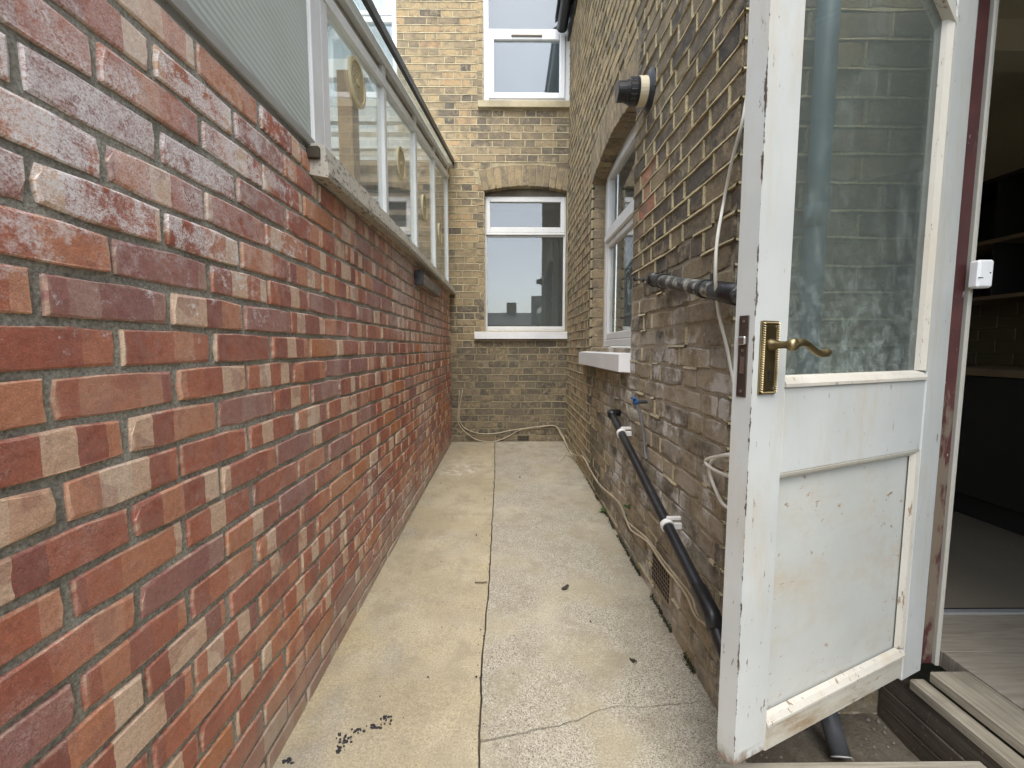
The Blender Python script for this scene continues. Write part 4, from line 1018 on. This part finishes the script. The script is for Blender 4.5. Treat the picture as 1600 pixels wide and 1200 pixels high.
MB().tube([d_, d_ * .5, Vector((0, 0, 0)), -u_ * .12], .024, 14).build('pipe', BLACK_OLD, OP, smooth=True)
MB().tube([d_ * .98, d_ * 1.03], .0285, 14).build('end_cap', BLACK_PL, OP, smooth=True)
MB().tube([u_ * .10, u_ * -.02], .0285, 14).build('socket', BLACK_PL, OP, smooth=True)
for t in (.86, .28):
    c0 = d_ * t; cl = MB().ring(c0 - u_ * .009, u_, .024, .0285, .018, 20); cl.box(c0.x + .02, c0.x + .055, c0.y - .007, c0.y + .007, c0.z + .008, c0.z + .022, .002)
    cl.tube([c0 + Vector((.02, 0, .024)), c0 + Vector((.02, 0, .045))], .005, 8); cl.build('bracket', BLACK_OLD, OP)
g = M('paint_splashed_pipe'); V = g.pos(); n1 = g.noise(V, 26, 6, .7); n2 = g.noise(V, 110, 4, .7)
g.col(g.mix(g.step(n1, .50, .60), g.mix(g.step(n2, .4, .6), (.022, .023, .024), (.07, .072, .07)), (.30, .29, .25))).rough(.6)
[o for o in OP.children if o.name.startswith('pipe')][0].data.materials[0] = g.m
# boiler flue
FL = thing('flue', 'black flue terminal with cream collar sticking out of the right wall', 'flue', (.65, 2.05, 1.175))
AX = (-1, 0, -.02)
lathe([(-.005, .092), (.004, .092), (.010, .080), (.020, .066), (.022, .0)], AX, (0, 0, 0), 28).build('flange', BLACK_PL, FL, smooth=False)
lathe([(.015, .061), (.056, .061), (.058, .055)], AX, (0, 0, 0), 28).build('collar', plain('cream_enamel', (.62, .56, .40), .45, .08), FL, smooth=False)
lathe([(.050, .058), (.066, .060), (.068, .054), (.096, .054), (.098, .047), (.112, .047)], AX, (0, 0, 0), 28).build('terminal', BLACK_PL, FL, smooth=False)
lathe([(.10, .043), (.150, .043), (.152, .038), (.146, .037), (.11, .036)], AX, (0, 0, 0), 24).build('nozzle', BLACK_PL, FL, smooth=False)
fn = MB()
for k in range(18):
    q = 2 * math.pi * k / 18; y, z = .053 * math.cos(q), .053 * math.sin(q); fn.box(-.096, -.069, y - .0025, y + .0025, z - .0025, z + .0025)
fn.build('guard_fin', BLACK_OLD, FL)
# garden tap stub
p = PX(991, 628, .585)
TP = thing('garden_tap', 'blue-handled garden tap stub with a thin grey pipe hanging below', 'tap', (p.x, p.y, p.z))
BLUE = plain('blue_plastic', (.02, .10, .28), .45, .2, 60)
lathe([(0, .009), (.06, .009)], (1, 0, .02), (0, 0, 0), 10).build('spigot', BLACK_OLD, TP)
lathe([(-.004, .013), (.012, .014), (.016, .010)], (1, 0, 0), (0, 0, 0), 12).build('tap_head', BLUE, TP)
MB().box(-.012, .006, -.020, .020, .012, .022, .003).build('tap_lever', BLUE, TP)
MB().tube(smooth_path([(.01, 0, -.01), (.03, -.0, -.06), (.046, -.01, -.16), (.05, -.02, -.235), (.048, -.05, -.26)], 4), .0075, 8).build('drop_pipe', plain('grey_lead_pipe', (.16, .16, .16), .6, .2), TP, smooth=True)
# hook on the wall
p = PX(1000, 437, .63); HK = thing('wall_hook', 'small rusty hook in the flank wall beside the black level pipe', 'hook', (p.x, p.y, p.z))
MB().tube(smooth_path([(.02, 0, 0), (-.01, 0, 0), (-.03, -.01, -.004), (-.034, -.02, .008)], 4), .005, 8).build('shank', BLACK_OLD, HK)
lathe([(0, .012), (.004, .012)], (-1, 0, 0), (.018, 0, 0), 12).build('plate', BLACK_OLD, HK)
# eaves gutter at the top of the flank wall
GT = thing('gutter', 'black half-round eaves gutter ending above the upper window', 'gutter', (.56, 4.70, 3.33))
mb = MB(); ns = 12
for y in (0, -3.6):
    for k in range(ns + 1): q = math.pi * k / ns; mb.v.append((.055 * math.cos(q), y, -.055 * math.sin(q)))
    for k in range(ns + 1): q = math.pi * (1 - k / ns); mb.v.append((.051 * math.cos(q), y, -.051 * math.sin(q)))
nn = 2 * (ns + 1)
mb.f += [(k, (k + 1) % nn, nn + (k + 1) % nn, nn + k) for k in range(nn)]; mb.build('trough', BLACK_PL, GT)
mb = MB(); 
mb.v = [(.058 * math.cos(math.pi * k / 12), y, -.058 * math.sin(math.pi * k / 12)) for y in (.012, -.002) for k in range(13)]
mb.f = [tuple(range(13)), tuple(range(25, 12, -1))] + [(k, k + 1, 14 + k, 13 + k) for k in range(12)]; mb.build('stop_end', BLACK_PL, GT)
for y in (-.35, -1.3, -2.3): MB().box(.045, .066, y - .012, y + .012, -.06, .0).build('bracket', BLACK_PL, GT)
# blue-grey downpipe behind the door
BLP = plain('faded_blue_paint', (.10, .155, .20), .55, .25, 30, bump=.3, coords='pos')
DP = thing('downpipe', 'faded blue downpipe on the brick behind the door glass', 'downpipe', (.846, 1.192, floor_z(1.19)))
b0 = -floor_z(1.19)
MB().tube([(0, 0, b0 + 3.2), (0, 0, .42), (0.004, -.005, .36), (.03, -.02, .27), (.062, -.03, .20)], .0265, 16).build('pipe', BLP, DP, smooth=True)
for z in (b0 + .33, b0 + 1.05, b0 - .25): MB().tube([(0, 0, z), (0, 0, z + .06)], .0305, 16).build('socket', BLP, DP, smooth=True)
MB().tube([(.05, -.028, .215), (.066, -.045, .14), (.075, -.075, .07), (.068, -.125, .020)], [.029, .027, .025, .0245], 16).build('shoe', plain('scuffed_grey_plastic', (.06, .064, .07), .5, .5, 70), DP, smooth=True)
MB().ring((.068, -.1252, .0198), (-.1, -.9, -.85), .021, .026, .003, 24).build('shoe_rim', plain('scuffed_rim', (.35, .36, .36), .6, .2), DP)

# ------------------------------------------------------------------ cables
def cable(name, label, pts, r, mat, cat='cable', n=7):
    pts = [Vector(p) for p in pts]; b = pts[-1]
    o = MB().tube(smooth_path([p - b for p in pts], n), r, 8).build(name, mat, None, tuple(b), smooth=True); return tag(o, label, cat)
cable('cable', 'white cable hanging loosely down the right wall beside the door edge',
      [PX(1172, 120, .66), PX(1160, 190, .635), PX(1144, 250, .635), PX(1129, 325, .635), PX(1120, 380, .575), PX(1118, 440, .565), PX(1123, 490, .60), PX(1135, 540, .62), PX(1147, 600, .625), PX(1160, 660, .625)], .0047, CABLE_W)
cable('cable', 'loop of white cable poking out beside the foot of the door edge',
      [PX(1160, 800, .62), PX(1132, 790, .60), PX(1118, 765, .585), PX(1108, 735, .58), PX(1117, 716, .59), PX(1150, 708, .62), PX(1160, 712, .60), PX(1130, 712, .575), PX(1104, 718, .57), PX(1107, 728, .572), PX(1130, 741, .59), PX(1160, 752, .61)], .0047, CABLE_W)
def back_px(x, y, off=.012): return PY(x, y, 4.75 - off)
cable('cable', 'cream cable looping lowest across the foot of the end wall',
      [back_px(718, 610, -.01), back_px(718, 614, .02), back_px(716, 640), back_px(717, 662), back_px(728, 676), back_px(745, 687), back_px(768, 690, .02), back_px(790, 684), back_px(812, 672), back_px(835, 669), back_px(862, 665), back_px(872, 669, .03), back_px(880, 682, .06), PY(884, 696, 4.55), PY(878, 708, 4.30), PF(873, 722) + Vector((0, 0, .008))], .0043, CABLE_C)
cable('cable', 'upper cream cable crossing the end wall then trailing along the right wall foot',
      [back_px(723, 608, -.01), back_px(722, 613, .025), back_px(719, 630, .02), back_px(718, 655, .02), back_px(727, 669, .02), back_px(748, 677, .02), back_px(775, 677, .02), back_px(800, 672, .025), back_px(850, 665.5, .022), back_px(868, 666, .04), back_px(876, 678, .08), PY(884, 692, 4.5), PX(892, 708, .62), PX(903, 712, .63), PX(912, 716, .635), PX(922, 735, .637), PX(938, 760, .637), PX(965, 785, .637), PX(978, 812, .637), PX(1000, 832, .637), PX(1013, 844, .637), PX(1040, 880, .637), PX(1078, 928, .637), PX(1088, 955, .637), PX(1102, 975, .637), PX(1125, 978, .637)], .0043, CABLE_C)
cable('cable', 'cream cable clipped alongside its twin low on the right wall',
      [PF(878, 720) + Vector((0, 0, .008)), PF(885, 713) + Vector((0, 0, .03)), PX(900, 711, .625), PX(911, 713, .622), PX(921, 731, .63), PX(937, 757, .63), PX(966, 784, .63), PX(977, 808, .63), PX(986, 828, .63), PX(1011, 846, .63), PX(1036, 882, .63), PX(1070, 926, .63), PX(1084, 957, .63), PX(1098, 972, .63), PX(1122, 974, .63)], .0043, CABLE_C)

# ------------------------------------------------------------------ small things on the ground and wall foot
rng = random.Random(77)
MOSS = plain('dark_moss', (.040, .042, .018), .95, .5, 60, bump=0)
ms = MB()
for k in range(3200):
    t = rng.random()
    if t < .8: Y = 1.35 + 1.7 * rng.random() ** 1.5; X = .648 - abs(rng.gauss(0, .006)); z = floor_z(Y) + .004 + abs(rng.gauss(0, .010))
    else: Y = rng.uniform(1.3, 4.6); X = .648 - abs(rng.gauss(0, .004)); z = floor_z(Y) + .003 + abs(rng.gauss(0, .005))
    if mnoise.noise(Vector((Y * 5, 0, 2))) < -.1: continue
    r = rng.uniform(.0012, .0038); q = rng.random() * 6.28
    ms.add([(X + r * math.cos(q), Y + r * math.sin(q), z), (X + r * math.cos(q + 2.1), Y + r * math.sin(q + 2.1), z), (X + r * math.cos(q + 4.2), Y + r * math.sin(q + 4.2), z), (X, Y, z + r * 1.4)], [(0, 1, 3), (1, 2, 3), (2, 0, 3)])
o = stuff(ms.build('moss', MOSS)); o['label'] = 'dark moss in the joint at the foot of the right wall'; o['category'] = 'moss'
LEAF = plain('weed_leaf', (.07, .13, .035), .6, .3, 80, bump=0)
def weed(pos, k, size, label):
    T = thing('weed', label, 'weed', tuple(pos)); rg = random.Random(k)
    MB().tube([(0, 0, 0), (-.008, 0, size * .5)], [.002, .001], 6).build('stem', LEAF, T)
    for i in range(11):
        q = rg.uniform(0, 6.28); l = size * rg.uniform(.5, 1); el = rg.uniform(.2, 1.1); d = Vector((math.cos(q) * math.cos(el) - .3, math.sin(q) * math.cos(el), math.sin(el))).normalized(); sd_ = d.cross(Vector((0, 0, 1))).normalized() * l * .28
        b = Vector((-.006, 0, size * .3 * rg.random())); MB().add([b, b + d * l * .45 + sd_, b + d * l + Vector((0, 0, -l * .25)), b + d * l * .45 - sd_, b + d * l * .5 + Vector((0, 0, l * .06))], [(0, 1, 4), (1, 2, 4), (2, 3, 4), (3, 0, 4)]).build('leaf', LEAF, T)
p = PF(952, 803); weed((.645, p.y, floor_z(p.y) + .004), 1, .055, 'small green weed rooted at the foot of the right wall')
weed(PX(983, 795, .646), 2, .04, 'tiny green weed sprouting from a joint in the right wall')
BITS = plain('dark_litter', (.045, .035, .025), .9, .4, 60, bump=0)
def leaf(px, py, L, rot, label, mat=BITS):
    p = PF(px, py); T = MB(); n = 6; rg = random.Random(px)
    for i in range(n + 1):
        t = i / n; wd = L * .24 * math.sin(math.pi * min(.97, max(.04, t))); x = (t - .5) * L; z = .006 + .012 * math.sin(t * 5 + px) * L / .05 * .5 + .004
        for yy, dz in ((-wd, .004), (0, 0), (wd, .005)): T.v.append((x, yy + rg.uniform(-.001, .001), max(.0035, z + dz * rg.uniform(.3, 1.6))))
    for i in range(n):
        for k in range(2): a = i * 3 + k; T.f.append((a, a + 1, a + 4, a + 3))
    b = len(T.v); T.v += [(x, y, z - .0015) for x, y, z in T.v[:b]]; T.f += [tuple(i + b for i in f[::-1]) for f in list(T.f)]
    tag(T.build('dead_leaf', mat, None, (p.x, p.y, floor_z(p.y) + .004), rot), label, 'leaf', 'dead leaves on the path')
leaf(883, 923, .040, .4, 'curled dark leaf alone on the middle of the right slab')
leaf(989, 1038, .026, -.6, 'small dark leaf on the right slab nearest the door')
leaf(683, 704, .07, .3, 'dry leaf on the path at the far left corner')
leaf(812, 748, .025, 1.2, 'dark leaf scrap on the far right slab')
p = PF(752, 913); tw = MB().tube(smooth_path([(-.03, .004, .006), (-.01, -.002, .009), (.012, .001, .007), (.028, 0, .010)], 4), [.0035] + [.003] * 11 + [.002], 7)
tag(tw.build('twig', plain('grey_twig', (.12, .09, .06), .9, .3), None, (p.x, p.y, floor_z(p.y) + .002)), 'short grey twig lying across the joint between the slabs', 'twig')
gt = MB()
for k in range(420):
    if k < 150: Y = rng.uniform(.6, 4.7); X = joint_x(Y) + rng.gauss(0, .012)
    else: Y = rng.uniform(.7, 4.7); X = rng.uniform(-.6, .62)
    r = rng.uniform(.0012, .0034) * (2 if rng.random() < .06 else 1); z = floor_z(Y) + .004
    gt.add([(X + r * rng.uniform(.6, 1.4), Y, z), (X, Y + r * rng.uniform(.6, 1.4), z), (X - r * rng.uniform(.6, 1.4), Y, z), (X, Y - r, z), (X, Y, z + r)], [(0, 1, 4), (1, 2, 4), (2, 3, 4), (3, 0, 4)])
o = stuff(gt.build('grit', BITS)); o['label'] = 'scattered dark grit and droppings over the concrete'; o['category'] = 'grit'
# flakes of dried black paint on the left slab
fk = MB()
for cx_, cy_, sx_, sy_, n_ in ((604, 1126, 9, 10, 26), (585, 1138, 8, 4, 14), (560, 1143, 10, 6, 16), (538, 1156, 12, 9, 34), (530, 1172, 7, 8, 20), (450, 1190, 8, 5, 10)):
    for k in range(int(n_ * .8)):
        p = PF(cx_ + rng.gauss(0, sx_ * .5), cy_ + rng.gauss(0, sy_ * .5)); r = rng.uniform(.0014, .0042); q = rng.gauss(.7, .4); z = floor_z(p.y) + .0065
        ring = [(p.x + r * (1.6 if j % 3 == 0 else .5) * math.cos(q + j * 1.05) * rng.uniform(.6, 1.2), p.y + r * .6 * math.sin(q + j * 1.05) * rng.uniform(.6, 1.2)) for j in range(6)]
        fk.add([(x, y, z) for x, y in ring] + [(x, y, z - .006) for x, y in ring], [tuple(range(6))] + [(j, 6 + j, 6 + (j + 1) % 6, (j + 1) % 6) for j in range(6)])
tag(stuff(fk.build('paint_flakes', plain('dried_black_paint', (.035, .036, .042), .6, .3, 60))), 'flakes of dried black paint on the near left slab', 'paint marks')

# ------------------------------------------------------------------ gardens and houses behind the camera, seen in the window glass
HB = plain('far_brick', (.17, .12, .085), .9, .2, 3, bump=0, coords='pos')
for i, (x, w_, h_, lab) in enumerate(((-26, 15, 4.4, 'brick house far behind the camera mirrored at the left of the window'), (-10, 14, 3.6, 'low brick house behind the camera mirrored mid window'), (5, 13, 5.6, 'taller brick house behind the camera mirrored beside the dark flank'))):
    T = thing('distant_house', lab, 'house', (x, -34, -1.32), 0, 'houses mirrored in the end window')
    MB().box(0, w_, -8, 0, 0, h_).build('wall', HB, T)
    MB().prism([(-8.3, h_), (.3, h_), (-4, h_ + 1.6)], 0, -.2, w_ + .2).build('roof', SLATE, T)
    MB().box(w_ * .7, w_ * .7 + 1.1, -4.6, -3.6, h_ + .6, h_ + 2.7).build('chimney', HB, T)
    for k in range(3):
        f = MB().box(2 + k * 4, 3.6 + k * 4, .0, .08, h_ - 2.6, h_ - .9).build('window', UPVC, T); MB().box(2.15 + k * 4, 3.45 + k * 4, .081, .10, h_ - 2.45, h_ - 1.05).build('pane', GLASS_UP, f)
rg = random.Random(3); T = thing('tree', 'bare-looking garden tree mirrored above the roofs in the window', 'tree', (-4.2, -27, -1.32))
tm = MB().tube([(0, 0, 0), (.1, 0, 2.5), (0, .1, 5.4)], [.18, .12, .03], 8)
cr = MB()
for k in range(26):
    z = 2.2 + 3.0 * k / 26; q = rg.uniform(0, 6.28); l = (1.5 - .042 * k) * rg.uniform(.6, 1.1); e = Vector((math.cos(q) * l, math.sin(q) * l, z + l * .4)); tm.tube([(0.05, 0, z), e], [.03, .01], 5)
    for j in range(40):
        c_ = e * rg.uniform(.3, 1.05) + Vector((0, 0, z * 0)) if False else Vector((0.05, 0, z)).lerp(e, rg.uniform(.3, 1.1)) + Vector((rg.gauss(0, .16), rg.gauss(0, .16), rg.gauss(0, .14)))
        a = Vector((rg.gauss(0, 1), rg.gauss(0, 1), rg.gauss(0, 1))).normalized() * .07; b2 = a.orthogonal().normalized() * .05; cr.add([c_ - a, c_ + b2, c_ + a, c_ - b2], [(0, 1, 2, 3)])
tm.build('trunk', plain('bark', (.07, .055, .04), .9, .3), T); cr.build('crown', plain('leaf_green', (.05, .075, .03), .7, .4, 3), T)

for o in scene.objects:
    if o.parent is None and o.type in ('MESH', 'EMPTY'): o.location.z += LIFT
